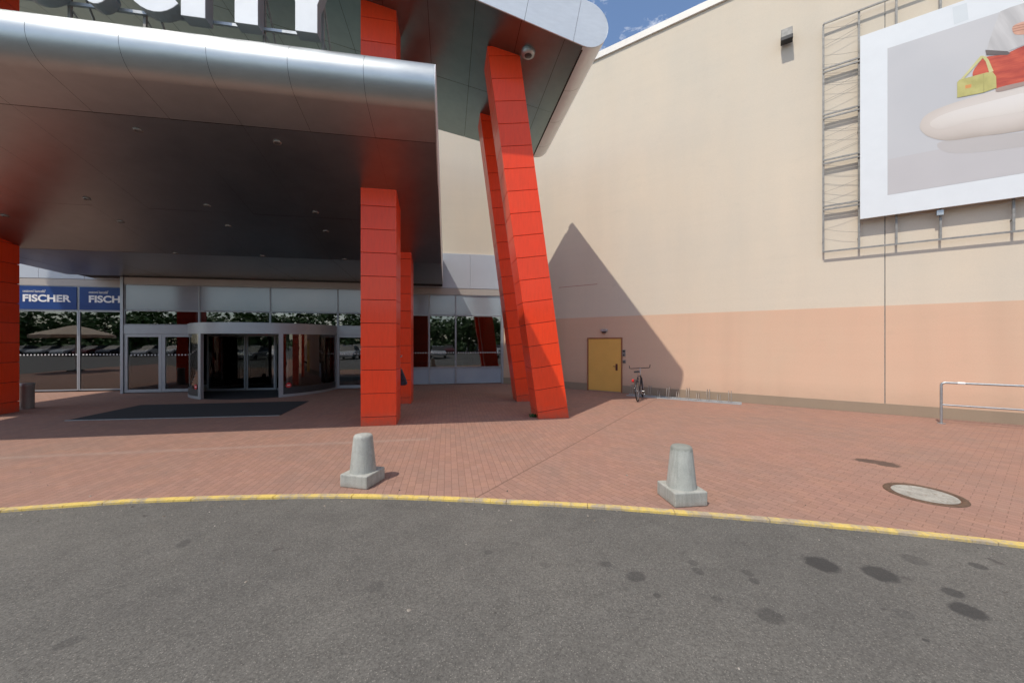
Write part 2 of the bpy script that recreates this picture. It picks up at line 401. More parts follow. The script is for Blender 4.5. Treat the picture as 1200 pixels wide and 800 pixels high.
# ================================================================ BUILDING
FD = 17.4                                       # depth of the shop front
VD = 16.5                                       # vestibule front stands forward of it
HEAD = 4.47
COR = (NDOT - FD*(-CORNER_N.x*ST + CORNER_N.y*CT))/(CORNER_N.x*CT+CORNER_N.y*ST)   # corner of front and side wall
ct = W(COR, FD).dot(UW)                         # the same corner along the side wall
B = thing('shopping_centre', 'big beige shopping centre with salmon painted base and glazed entrance front', 'building', W(COR, FD))
ZT = 13.4
TE = ct+46
jt = wt(1037)[0]
ms = MB()
ms.wbox(ct, jt-.012, -.4, 0, 0, ZT); ms.wbox(jt+.012, TE, -.4, 0, 0, ZT)
ms.build('side_wall', M['wall'], B)
MB().wbox(jt-.012, jt+.012, -.3, -.02, 0, ZT).build('expansion_joint', M['steel_dull'], B)
zb = wtz(1040,358)[1]; zp = .29
dt0, dt1 = wt(690)[0], wt(728)[0]; dz = wtz(690,397)[1]
mb = MB()
for a,b,z0,z1 in ((ct+.01,dt0-.03,zp,zb),(dt1+.03,jt-.012,zp,zb),(jt+.012,TE,zp,zb),(dt0-.03,dt1+.03,dz+.03,zb)): mb.wbox(a,b,.0,.004,z0,z1)
mb.build('painted_band', M['band'], B)
mb = MB()
for a,b in ((ct+.01,dt0-.022),(dt1+.03,TE)): mb.wbox(a,b,0,.022,0,zp)
mb.build('plinth', M['plinth'], B, .004)
MB().wbox(ct-.1, TE, -.5, .07, ZT, ZT+.26).build('coping', M['coping'], B, .01)
MB().wbox(*sorted((wtz(655,337)[0], wtz(700,335)[0])), 0, .003, wtz(655,337)[1]-.012, wtz(655,337)[1]+.012).build('paint_streak', simple('streak_red',(.42,.22,.18),.8), B)
# service door
sd = MB().wbox(dt0, dt1, 0, .035, .03, dz).build('service_door', M['door'], B, .004)
mb = MB(); mb.wbox(dt0-.05,dt0-.004,0,.05,0,dz+.05); mb.wbox(dt1+.004,dt1+.05,0,.05,0,dz+.05); mb.wbox(dt0-.004,dt1+.004,0,.05,dz+.004,dz+.05)
mb.build('door_frame', simple('door_frame_paint',(.30,.12,.05),.5), sd)
hz = wtz(723,430)[1]; ht = wtz(723,430)[0]
mb = MB(); mb.wbox(ht-.04,ht+.04,.036,.05,hz-.13,hz+.13); mb.tube([WP(ht,hz+.03,.05),WP(ht,hz+.03,.10),WP(ht-.12,hz+.03,.10)],.012)
mb.build('handle', simple('handle_oxblood',(.10,.02,.015),.4), sd)
# front wall above the glazing
MB().cdbox(-34, COR+.3, FD+.02, FD+.4, 6.1, ZT-.4).build('front_wall', M['wall'], B)
MB().cdbox(-34, COR+.2, FD-.03, FD+.5, ZT-.4, ZT-.16).build('coping', M['coping'], B)
mb = MB()
for i in range(24):
    c1 = COR-.02-i*1.53; mb.cdbox(c1-1.524, c1, FD-.06, FD+.4, HEAD+.012, 6.1)
mb.build('fascia_band', M['fascia'], B, .006)
# interior shell
mb = MB(); mb.cdbox(-34, COR+.3, 27, 27.3, 0, 4.6); mb.cdbox(-34.3,-34,FD,27,0,4.6); mb.cdbox(COR+.1,COR+.3,FD+.2,27,0,4.6)
mb.build('interior_wall', M['wall_in'], B)
mb = MB(); mb.cdbox(-34,COR+.1,FD+.1,27,4.6,4.8); mb.cdbox(-12.2,-2.1,VD+.1,FD+.1,4.5,4.7); mb.build('interior_ceiling', M['wall_in'], B)
mb = MB(); mb.cdbox(-34,COR+.1,FD+.12,27,-.04,.006); mb.cdbox(-12.2,-2.1,VD+.06,FD+.12,-.04,.006); mb.build('interior_floor', M['floor_in'], B)
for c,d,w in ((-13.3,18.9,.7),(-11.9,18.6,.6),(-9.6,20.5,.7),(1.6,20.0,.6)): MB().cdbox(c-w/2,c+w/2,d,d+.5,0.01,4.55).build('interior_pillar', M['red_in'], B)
MB().cdbox(-6.9,-5.5,19.0,19.15,.01,3.2).build('interior_partition', M['wood'], B)
for c,d,nm in ((-15.2,20.2,'left'),(-.3,19.6,'right')):
    MB().cdbox(c-1.1,c+1.1,d,d+.6,.01,.95).build('shop_counter', M['white'], B, .01)
lampm = NT('lit_lamp'); lampm.set(col=(.8,.8,.8), emit=(1.0,.93,.82), estr=5.0)
for c in (-15.5,-12.9,-10.2,-7.4,-4.4,-2.9,-.2,1.5):
    for d in (20.0,23.5): MB().cdbox(c-.35,c+.35,d-.06,d+.06,4.47,4.5).build('ceiling_light', lampm.m, B)
# glazing
def cpx(px, D): return on_front(px, 400, D)[0]
def bars(mb, D, c0, c1, z0, z1, w=.05, dep=.08):
    mb.cdbox(c0,c0+w,D-dep/2,D+dep/2,z0,z1); mb.cdbox(c1-w,c1,D-dep/2,D+dep/2,z0,z1)
    mb.cdbox(c0+w,c1-w,D-dep/2,D+dep/2,z0,z0+w); mb.cdbox(c0+w,c1-w,D-dep/2,D+dep/2,z1-w,z1)
def window(D, c0, c1, z0, z1, mat, w=.045, name='window', pname='pane'):
    mb = MB(); bars(mb, D, c0, c1, z0, z1, w)
    o = mb.build(name, M['frame'], B, .003)
    MB().cdbox(c0+w-.005, c1-w+.005, D-.012, D+.012, z0+w-.005, z1-w+.005).build(pname, mat, o)
    return o
def dots(o, D, c0, c1, z=1.45):
    MB().cdbox(c0, c1, D-.016, D-.0135, z, z+.05).build('safety_dots', M['dots'], o)
# right-hand shop windows
rc = [-2.03, cpx(503,FD), cpx(534,FD), COR-.06]
for c0,c1 in zip(rc, rc[1:]):
    window(FD, c0+.004, c1-.004, 3.22, 4.17, M['frost'], .03, 'spandrel_window')
    o = window(FD, c0+.004, c1-.004, .79, 3.21, M['glass'], .03); dots(o, FD, c0+.06, c1-.04)
    window(FD, c0+.004, c1-.004, .03, .78, M['film'], .03, 'lower_window')
MB().cdbox(rc[0], COR-.02, FD-.05, FD+.05, 4.18, HEAD).build('head_panel', M['head'], B)
MB().cdbox(COR-.06, COR+.03, FD-.07, FD+.05, 0, 4.17).build('corner_post', M['frame'], B, .004)
# left-hand shop windows
lc = [-31.5,-28.6,-25.7,-22.9, cpx(24,FD)-.35, cpx(93,FD), -12.27]
for c0,c1 in zip(lc, lc[1:]):
    window(FD, c0+.004, c1-.004, 3.24, 4.19, M['frost'], .045, 'spandrel_window')
    o = window(FD, c0+.004, c1-.004, .05, 3.23, M['glass'], .045); dots(o, FD, c0+.08, c1-.06)
MB().cdbox(-34, -12.2, FD-.05, FD+.05, 4.2, HEAD).build('head_panel', M['head'], B)
# vestibule front
vu = [-12.27, cpx(234,VD), cpx(317,VD), cpx(396,VD), -2.03]
for c0,c1 in zip(vu, vu[1:]):
    window(VD, c0+.004, c1-.004, 3.21, 4.20, M['frost'], .022, 'spandrel_window')
    window(VD, c0+.004, c1-.004, 2.64, 3.20, M['glass'], .03)
MB().cdbox(-12.27, -2.03, VD-.05, VD+.05, 4.205, HEAD).build('head_panel', M['head'], B)
MB().cdbox(-12.37, -12.275, VD-.08, VD+.06, 0, HEAD).build('corner_post', M['frame'], B, .004)
MB().cdbox(-12.27, -2.03, VD-.06, VD+.06, 2.29, 2.635).build('door_header', M['frame'], B, .004)
DC, DD, DR = -7.17, 16.56, 2.54
cl = [-12.27, cpx(190.5,VD), cpx(226,VD)]
for c0,c1 in ((cl[0],cl[1]),(cl[1],DC-DR)):
    o = window(VD, c0+.004, c1-.004, .03, 2.285, M['glass_clear'], .11, 'side_door'); dots(o, VD, c0+.14, c1-.12)
cr = [DC+DR, -3.35, -2.03]
for c0,c1 in zip(cr,cr[1:]):
    o = window(VD, c0+.004, c1-.004, .03, 2.285, M['glass'], .12, 'side_door'); dots(o, VD, c0+.14, c1-.12)
for c0,c1 in ((-12.0,-10.95),(-10.93,-9.9),(-4.4,-3.3)):
    window(18.4, c0, c1, .02, 2.4, M['glass_clear'], .07, 'inner_door')
for c in (-12.32,-2.03):                       # returns back to the main front
    mb = MB(); mb.cdbox(c-.02,c+.02,VD+.06,FD-.06,.01,HEAD); mb.build('return_panel', M['frame'], B)

# ---- the blue window signs
def text_mesh(txt, size, sx, off=0.0, depth=.002):
    cu = bpy.data.curves.new('lettering','FONT'); cu.body = txt; cu.size = size; cu.offset = off; cu.extrude = depth
    ob = bpy.data.objects.new('lettering', cu); COL.objects.link(ob)
    dg = bpy.context.evaluated_depsgraph_get(); me = bpy.data.meshes.new_from_object(ob.evaluated_get(dg))
    bpy.data.objects.remove(ob); bpy.data.curves.remove(cu)
    xs = [v.co.x for v in me.vertices]; x0, x1 = min(xs), max(xs)
    V = [Vector(((v.co.x-x0)/(x1-x0)*sx, v.co.y, v.co.z)) for v in me.vertices]; Fc = [list(p.vertices) for p in me.polygons]
    bpy.data.meshes.remove(me); return V, Fc
def add_text(mb, txt, size, width, c, z, D, off=0.0):
    V, Fc = text_mesh(txt, size, width, off)
    mb.add([W(c+v.x, D-v.z, z+v.y) for v in V], Fc)
for k,(c0,c1,txt,small,tx0,tx1,lab) in enumerate((
    (lc[4]+.045, lc[5]-.04, 'FISCHER', 'cestovní kancelář', 26.5, 83, 'dark blue window sign with the complete white word FISCHER'),
    (lc[5]+.05, lc[6]-.06, 'FISCH', 'cestovní kancelář', 104, 140.5, 'dark blue window sign with the white word cut off after FISCH'))):
    o = thing('window_sign', lab, 'sign', W((c0+c1)/2, FD-.05, 3.25), 'blue signs over the shop windows')
    MB().cdbox(c0, c1, FD-.062, FD-.045, 3.26, 4.17).build('sign_panel', M['blue'], o)
    mb = MB(); a = cpx(tx0, FD-.07); b = cpx(tx1, FD-.07)
    add_text(mb, txt, .37, b-a, a, 3.57, FD-.066, .013); add_text(mb, small, .15, (b-a)*(.47 if k==0 else .62), a, 3.92, FD-.066)
    mb.build('lettering', M['white'], o)

# ---- revolving door
RV = thing('revolving_door', 'big round revolving door with silver drum and dark glass under the canopy', 'door', W(DC,DD))
def drum(phi, r=DR, z=0.0): return W(DC+r*math.sin(phi), DD-r*math.cos(phi), z)
def arc_wall(mb, p0, p1, r0, r1, z0, z1, n=24):
    for i in range(n):
        a = p0+(p1-p0)*i/n; b = p0+(p1-p0)*(i+1)/n
        mb.hexa([drum(a,r1,z0),drum(b,r1,z0),drum(b,r0,z0),drum(a,r0,z0),drum(a,r1,z1),drum(b,r1,z1),drum(b,r0,z1),drum(a,r0,z1)])
mb = MB(); arc_wall(mb, -R(89), R(89), DR-.12, DR+.03, 2.27, 2.64, 48); mb.build('drum_header', M['frame'], RV)
mb = MB(); ring = [drum(R(-89+178*i/40), DR-.02, 2.62) for i in range(41)]; mb.prism(ring, (0,0,.04)); mb.build('drum_roof', M['frame'], RV)
mb = MB(); ring = [drum(R(-89+178*i/40), DR-.14, 2.30) for i in range(41)]; mb.prism(ring, (0,0,.04)); mb.build('drum_ceiling', M['frame_dark'], RV)
mb = MB(); ring = [drum(R(-89+178*i/40), DR-.10, .002) for i in range(41)]; mb.prism(ring, (0,0,.008)); mb.build('floor_mat', M['mat'], RV)
for s_ in (-1,1):
    mb = MB(); arc_wall(mb, s_*R(31.5), s_*R(87), DR-.012, DR+.004, .34, 2.27); o = mb.build('curved_glass', M['glass_clear'], RV)
    mb = MB(); arc_wall(mb, s_*R(31.5), s_*R(87), DR-.02, DR+.012, .10, .34); mb.build('kick_panel', M['frame_dark'], RV)
    mb = MB(); arc_wall(mb, s_*R(31.5), s_*R(88), DR-.03, DR+.02, .005, .10); mb.build('base_rail', M['frame'], RV)
    for ph,w in ((30.2,1.5),(87.6,1.6)):
        mb = MB(); arc_wall(mb, s_*R(ph-w), s_*R(ph+w), DR-.07, DR+.03, .004, 2.27, 2); mb.build('post', M['frame'], RV)
    mb = MB(); ringc = drum(s_*R(35.5), DR+.016, .42); nrm = (drum(s_*R(35.5), 1)-drum(0,0)); nrm.z = 0; nrm.normalize(); tx = Vector((-nrm.y,nrm.x,0))
    mb.prism([ringc+tx*.09*math.cos(2*math.pi*i/20)+Vector((0,0,.09*math.sin(2*math.pi*i/20))) for i in range(20)], nrm*.003)
    o = mb.build('warning_sticker', simple('sticker_red',(.62,.03,.03),.5), RV)
    mb = MB(); q = ringc+nrm*.0045; mb.prism([q+tx*a+Vector((0,0,b)) for a,b in ((-.05,-.012),(.05,-.012),(.05,.012),(-.05,.012))], nrm*.001); mb.build('sticker_bar', M['white'], o)
def leaf(c0, d0, c1, d1, name='door_leaf'):
    a = W(c0,d0); b = W(c1,d1); u = (b-a).normalized(); n_ = Vector((-u.y,u.x,0)); L = (b-a).length
    def bx(mb, s0, s1, z0, z1, h):
        mb.hexa([a+u*s0-n_*h+Vector((0,0,z0)),a+u*s1-n_*h+Vector((0,0,z0)),a+u*s1+n_*h+Vector((0,0,z0)),a+u*s0+n_*h+Vector((0,0,z0)),
                 a+u*s0-n_*h+Vector((0,0,z1)),a+u*s1-n_*h+Vector((0,0,z1)),a+u*s1+n_*h+Vector((0,0,z1)),a+u*s0+n_*h+Vector((0,0,z1))])
    mb = MB(); bx(mb,0,.055,.02,2.27,.025); bx(mb,L-.055,L,.02,2.27,.025); bx(mb,.055,L-.055,.02,.09,.025); bx(mb,.055,L-.055,2.2,2.27,.025)
    o = mb.build(name, M['frame'], RV, .003)
    mb = MB(); bx(mb,.05,L-.05,.085,2.205,.008); mb.build('pane', M['glass'], o)
leaf(-9.55, DD+.10, -8.15, DD+.10); leaf(-8.11, DD+.10, -7.02, DD+.05); leaf(-6.98, DD+.02, -6.2, DD-.85, 'display_leaf'); leaf(-6.7, DD+.10, -4.8, DD+.10)

# ================================================================ LOWER CANOPY
C0, C1 = -14.05, -.23
def U(D): return 5.63-.25*(D-9.14) if D <= 12.9 else 4.69-(D-12.9)*(.17/3.5)
CN = thing('entrance_canopy', 'low silver metal entrance canopy with rounded front edge over the doors', 'canopy', W((C0+C1)/2, VD, U(VD)))
RC = .43; sl = math.atan(.25)
cd_, cz_ = 6.97, U(6.97)+RC/math.cos(sl)
prof_roll = []
a0 = -math.pi/2 - sl; a1 = -math.pi*1.5 - .12
for i in range(21):
    a = a0+(a1-a0)*i/20; prof_roll.append((cd_+RC*math.cos(a), cz_+RC*math.sin(a)))
under = prof_roll[0]
top_back = (VD+.85, 5.75)
j = 7.6
JC = [C1-1.18*i for i in range(0,12)]+[C0]; JC = sorted(set(round(x,3) for x in JC if x >= C0-.001))
if JC[1]-JC[0] < .3: JC.pop(1)
def strip(mb, prof, c0, c1, smooth=False):
    n = len(prof); vs = [W(c0,d,z) for d,z in prof]+[W(c1,d,z) for d,z in prof]
    mb.add(vs, [(i,i+1,n+i+1,n+i) for i in range(n-1)], smooth)
mr = MB(); mu = MB()
for ca,cb in zip(JC, JC[1:]):
    a, b = ca+.0028, cb-.0028
    strip(mr, list(reversed(prof_roll)) + [(j-.006, U(j-.006))], a, b, True)
    for d0,d1 in ((j+.006,10.4985),(10.5015,12.89),(12.90,VD-.06)):
        e_ = [random.uniform(-.004,.004) for _ in range(4)]
        mu.add([W(ca+.0012,d0,U(d0)+e_[0]),W(ca+.0012,d1,U(d1)+e_[1]),W(cb-.0012,d1,U(d1)+e_[2]),W(cb-.0012,d0,U(d0)+e_[3])], [(0,1,2,3)])
mr.build('rolled_edge', M['alu_roll'], CN); mu.build('underside', M['alu'], CN)
# dark backing body
mb = MB(); IN = .03
core = [(p[0]+(cd_-p[0])*.06, p[1]+(cz_-p[1])*.06) for p in prof_roll]
ring2 = [(VD+.80, U(VD)+IN), (12.9, U(12.9)+IN), (j, U(j)+IN)] + core + [top_back]
mb.prism([W(C0+.02,d,z) for d,z in ring2], W(C1-.02,0)-W(C0+.02,0)); mb.build('core', M['joint'], CN)
mb = MB(); topp = [prof_roll[-1], (top_back[0], top_back[1]+.04)]
strip(mb, topp, C0, C1); mb.build('top_sheet', M['soffit'], CN)
for c in (C0, C1):
    mb = MB(); ring3 = [(VD-.06,U(VD)), (12.9,U(12.9)), (j,U(j))] + prof_roll + [(VD-.06, top_back[1]+.05)]
    mb.prism([W(c-.012,d,z) for d,z in ring3], W(.024,0)-W(0,0)); mb.build('end_plate', M['fascia_light'], CN)
# downlights under the canopy
def under_pt(px, py):
    k = (px-600)/F; q = (400-py)/F
    lo, hi = 3.0, 20.0
    for _ in range(60):
        Y = (lo+hi)/2; D = -ST*k*Y+CT*Y; z = 2+q*Y
        if z < U(D): lo = Y
        else: hi = Y
    return Vector((k*Y, Y, U(D))), D
for px,py in ((162,153),(325,167),(102,233),(243,241),(370,249),(6,253),(142,260),(268,265),(382,271),(206,297),(308,300),(404,304)):
    p, D = under_pt(px, py)
    d = thing('downlight', 'small round recessed spotlight in the dark canopy underside', 'light', p, 'spotlights recessed under the canopy')
    MB().lathe(p+Vector((0,0,-.016)), [(.048,0),(.068,.0),(.074,.008),(.074,.03)], 20, True, False).build('trim_ring', M['steel_dull'], d)
    MB().lathe(p+Vector((0,0,-.004)), [(.0479,0),(.04,.02),(.001,.022)], 16, True, False).build('reflector', M['frame_dark'], d)

# ================================================================ UPPER ROOF
def S(c): return 9.676-.2*c
RF = thing('roof_wing', 'tilted upper roof slab with pale rounded edge carried on leaning red columns', 'roof', W(3.2, 11, S(3.2)))
RL, RR = -20.3, 3.17; BR = .55; RB = 13.68
def RFD(c): return 8.35-.077*(3.17-c)
tl = math.atan(.2); nx, nz = math.sin(tl), math.cos(tl)       # soffit normal pointing up
cj = [.6+1.06*i for i in range(-20,3)]; cj = [RL]+[c for c in cj if RL+.2 < c < RR-.2]+[RR]
mu = MB()
for a,b in zip(cj, cj[1:]):
    for d0,d1 in ((None,10.925),(10.935,RB)):
        q = [(a+.005, RFD(a)+.004 if d0 is None else d0),(b-.005, RFD(b)+.004 if d0 is None else d0),(b-.005,d1),(a+.005,d1)]
        mu.add([W(c,d,S(c)+random.uniform(-.004,.004)) for c,d in q], [(0,1,2,3)])
mu.build('soffit', M['soffit'], RF)
bc, bz = RR+nx*BR, S(RR)+nz*BR
arc = [(bc+BR*math.cos(a), bz+BR*math.sin(a)) for a in [(-math.pi/2-tl)+math.pi*i/16 for i in range(17)]]
mb = MB()
segs = [RFD(RR)+.004, 9.9, 11.4, 12.9, RB]
for d0,d1 in zip(segs, segs[1:]):
    n = len(arc); vs = [W(c,d0+.004,z) for c,z in arc]+[W(c,d1-.004,z) for c,z in arc]
    mb.add(vs, [(i,i+1,n+i+1,n+i) for i in range(n-1)], True)
mb.build('rounded_edge', M['fascia_light'], RF)
# end fascia in panels, rounded at the outer end
def up(c, h): return (c+nx*h, S(c)+nz*h)
mb = MB(); fj = [RR]+[RR-.25-1.2*i for i in range(0,21)]; fj = [c for c in fj if c > RL]+[RL]
for k,(b,a) in enumerate(zip(fj, fj[1:])):
    if k == 0:
        prof = [up(a+.004,0)]+arc+[up(a+.004,2*BR)]
    else: prof = [up(a+.004,0),up(b-.004,0),up(b-.004,2*BR),up(a+.004,2*BR)]
    ring = [W(c, RFD(c)-.03, z) for c,z in prof]
    mb.prism(ring, W(0,.03))
mb.build('end_fascia', M['fascia_light'], RF)
mb = MB(); ring = [W(c, RFD(c)+.02, z) for c,z in ([up(RL+.03,.03),up(RR,.03)]+[(bc+(c-bc)*.95, bz+(z-bz)*.95) for c,z in arc]+[up(RL+.03,2*BR-.01)])]
n = len(ring); back = [W(c, RB-.03, z) for c,z in ([up(RL+.03,.03),up(RR,.03)]+[(bc+(c-bc)*.95, bz+(z-bz)*.95) for c,z in arc]+[up(RL+.03,2*BR-.01)])]
mb.add(ring+back, [list(range(n)), [n+i for i in range(n)]]+[(i,n+i,n+(i+1)%n,(i+1)%n) for i in range(n)]); mb.build('core', M['joint'], RF)
mb = MB(); mb.add([W(*q) for q in ((RL,RFD(RL),up(RL,2*BR)[1]+.01),(RR,RFD(RR),up(RR,2*BR)[1]+.01),(RR,RB,up(RR,2*BR)[1]+.01),(RL,RB,up(RL,2*BR)[1]+.01))], [(0,1,2,3)]); mb.build('top_sheet', M['fascia'], RF)
mb = MB(); mb.add([W(c,d,S(c)+h) for h in (0,1.0) for c,d in ((-15.2,RB+.01),(-11.4,RB+.01),(-11.4,14.9),(-15.2,14.9))], [(0,1,2,3),(4,5,6,7),(0,1,5,4),(1,2,6,5),(2,3,7,6),(3,0,4,7)]); mb.build('link_slab', M['soffit'], RF)
# dark gutter seam along the rounded edge
mb = MB(); mb.tube([W(RR+.02, RFD(RR)+.1, S(RR)-.004), W(RR+.02, RB-.05, S(RR)-.004)], .02, 6); mb.build('gutter_seam', M['joint'], RF)
# ceiling lamp on the soffit
k = (619-600)/F; q = (400-61)/F; Y = (9.676-2)/(q+.2*(k*CT+ST)); p = Vector((k*Y,Y,2+q*Y))
d = thing('ceiling_lamp', 'round grey lamp under the upper roof beside a leaning red column', 'light', p)
MB().lathe(p+Vector((0,0,-.10)), [(.10,0),(.16,.02),(.17,.06),(.17,.13)], 24, True, True).build('housing', M['steel'], d)
MB().lathe(p+Vector((0,0,-.112)), [(.001,0),(.07,.002),(.095,.013)], 24, True, False).build('lens', M['frame_dark'], d)

# ================================================================ RED COLUMNS
def column(name, label, base, top, w, group='red clad roof columns', joint0=.12, pitch=.556):
    # base/top: (c,d) of the front-left corner at ground and at height top_z; panels square to the column axis
    (cb,db,zb_),(ctp,dtp,zt_) = base, top
    o = thing(name, label, 'column', W(cb+w/2, db+w/2), group)
    ax = (W(ctp,dtp,zt_)-W(cb,db,zb_)); L = ax.length; ax.normalize()
    ey = W(0,1).normalized(); ex = ey.cross(ax).normalized(); wx = w*abs(ex.dot(W(1,0)))
    org = W(cb,db,zb_)
    def blk(mb, s0, s1, ins):
        q = [(ins,ins),(wx-ins,ins),(wx-ins,w-ins),(ins,w-ins)]
        mb.hexa([org+ax*s0+ex*a+ey*b for a,b in q]+[org+ax*s1+ex*a+ey*b for a,b in q])
    mb = MB(); s = -.35; e = joint0
    while s < L:
        blk(mb, s+.006, min(e,L)-.006, 0); s = e; e += pitch
    mb.build('cladding', M['red'], o, .004)
    mb = MB(); blk(mb, -.3, L-.02, .025); mb.build('core', M['joint'], o)
    # trim where it meets the ground
    return o
wC = .81
column('red_column', 'straight red clad column nearest the left concrete bollard', (-2.03,9.14,0), (-2.03,9.14,S(-2.03)+.05), wC, joint0=.21)
column('red_column', 'straight red column half hidden right behind the nearer straight one', (-1.98,12.2,0), (-1.98,12.2,S(-1.98)+.05), wC, joint0=.2)
column('red_column', 'dark red column cut by the left picture edge beside the waste bin', (-12.08-wC,11.96,0), (-12.08-wC,11.96,S(-12.9)+.05), wC, joint0=.3)
column('red_column', 'nearer of the two leaning red columns with sunlit foot', (2.305,9.22,0), (.975,9.22,9.45), wC+.01, joint0=.17, pitch=.57)
column('red_column', 'farther of the two leaning red columns, fully in shade', (2.27,12.0,0), (1.03,12.0,9.47), wC+.01, joint0=.17, pitch=.57)

# ================================================================ ROOF LETTERS
SG = thing('roof_sign', 'large pale block letters ending in CITY standing on the lower canopy', 'sign', W(-5, 7.05, 7.0))
LD = 6.95; LDEP = .22
def lx(px): return on_front(px, 20, LD)[0]
LZ = on_front(360, 37.5, LD)[2]; LH = 1.75
def letter(polys, lab):
    mb = MB()
    for ring in polys: mb.prism([W(c,LD+.012,z) for c,z in ring], W(0,LDEP-.012))
    o = mb.build('letter', M['letter_side'], SG); o['label'] = lab
    mb = MB()
    for ring in polys: mb.prism([W(c,LD,z) for c,z in ring], W(0,.012))
    mb.build('letter_face', M['letter_face'], o)
def ring_part(cx, cz, rx, rz, th, a0, a1, n=22):
    o_ = [(cx+rx*math.cos(R(a0+(a1-a0)*i/n)), cz+rz*math.sin(R(a0+(a1-a0)*i/n))) for i in range(n+1)]
    i_ = [(cx+(rx-th)*math.cos(R(a0+(a1-a0)*i/n)), cz+(rz-th)*math.sin(R(a0+(a1-a0)*i/n))) for i in range(n+1)]
    return [[o_[i],o_[i+1],i_[i+1],i_[i]] for i in range(n)]
sw = lx(302)-lx(275)
def letC(c0, c1):
    out = []; cx = (c0+c1)/2+.12; rx = (c1-c0)/2+.10; cz = LZ+LH/2; rz = LH/2
    n = 26; pts_o = []; pts_i = []
    for i in range(n+1):
        a = R(52+ (308-52)*i/n)
        pts_o.append((cx+rx*math.cos(a), cz+rz*math.sin(a))); pts_i.append((cx+(rx-sw)*math.cos(a), cz+(rz-sw*.9)*math.sin(a)))
    return [pts_o+pts_i[::-1]]
def letU(c0, c1):
    n = 16; cx = (c0+c1)/2; rx = (c1-c0)/2; b = rx
    po = [(c0,LZ+LH)]+[(cx-rx*math.cos(math.pi*i/n), LZ+b-b*math.sin(math.pi*i/n)) for i in range(n+1)]+[(c1,LZ+LH)]
    pi = [(c1-sw,LZ+LH)]+[(cx+(rx-sw)*math.cos(math.pi*i/n), LZ+b-(b-sw*.9)*math.sin(math.pi*i/n)) for i in range(n+1)]+[(c0+sw,LZ+LH)]
    return [po+pi]
letter(letU(lx(8), lx(72)), 'letter U')
letter(letC(lx(78), lx(121)), 'first letter C')
letter(letC(lx(133), lx(208)), 'letter C that begins CITY')
c0 = lx(212); letter([[(c0,LZ),(c0+sw,LZ),(c0+sw,LZ+LH),(c0,LZ+LH)]], 'letter I')
c0 = lx(275); e = .32
letter([[(c0,LZ),(c0+sw,LZ),(c0+sw,LZ+LH-sw*.9),(c0+sw+e,LZ+LH-sw*.9),(c0+sw+e,LZ+LH),(c0-e,LZ+LH),(c0-e,LZ+LH-sw*.9),(c0,LZ+LH-sw*.9)]], 'letter T')
c0 = lx(346); e = .42; zk = LZ+.50
letter([[(c0,LZ),(c0+sw,LZ),(c0+sw,zk),(c0+sw+e,LZ+LH),(c0+sw+e-sw*1.0,LZ+LH),(c0+sw/2,zk+.42),(c0-e+sw*1.0,LZ+LH),(c0-e,LZ+LH),(c0,zk)]], 'letter Y')
for zr in (LZ+.13, LZ+1.2): MB().cdbox(lx(-40), lx(366), LD+LDEP+.005, LD+LDEP+.05, zr-.025, zr+.025).build('rail', M['steel'], SG)
for px in (153, 300, 372, 60):
    c = lx(px); mb = MB()
    mb.cdbox(c-.02,c+.02,LD+LDEP+.055,LD+LDEP+.10,6.9,LZ+1.3)
    mb.tube([W(c,LD+LDEP+.075,LZ+.9),W(c+.0,LD+LDEP+1.1,6.75)],.018,6); mb.tube([W(c,LD+LDEP+.075,LZ+.1),W(c+.28,LD+LDEP+.4,6.9)],.014,6)
    mb.build('support', M['steel_dull'], SG)

# ================================================================ BILLBOARD ON THE SIDE WALL
BO = .28
tb0, zb1 = wtz(1008,43,BO); _, zb0 = wtz(1007,257,BO); tb1 = tb0+7.2
BB = thing('billboard', 'large fashion billboard with white border on a steel frame on the wall', 'billboard', WP(tb0,zb0,BO))
MB().wbox(tb0, tb1, BO-.05, BO, zb0, zb1).build('banner', simple('banner_white',(.66,.69,.71),.45,0,.03), BB, .004)
tp0, zp1 = wtz(1040,57,BO); _, zp0 = wtz(1039,229,BO)
def flat(px_pts, o): return [WP(*wtz(x,y,o), o) for x,y in px_pts]
def pic(name, pts, layer, mat, par):
    o = BO+.0012*layer; return MB().prism([WP(t_,z_,o) for t_,z_ in pts], CORNER_N*.001).build(name, mat, par)
def pm(name, a, b, sc=1.2, rough=.5):
    t = NT(name); t.set(col=t.mix(t.ramp(t.noise(t.P(), sc, 3, .5),[(.35,0),(.65,1)]), a, b), rough=rough); return t.m
pic('banner_shadow', [wtz(x,y,BO) for x,y in ((1116,9),(1133,3.5),(1135,23),(1118,29))], 1, pm('banner_shadow_grey',(.56,.60,.62),(.58,.62,.64)), BB)  # lamp arm's cast shadow, painted as a flat grey shape on the border
PB = pic('picture', [(tp0,zp0),(tb1-.55,zp0),(tb1-.55,zp1),(tp0,zp1)], 1, pm('print_grey',(.46,.465,.48),(.50,.50,.51),.5), BB)
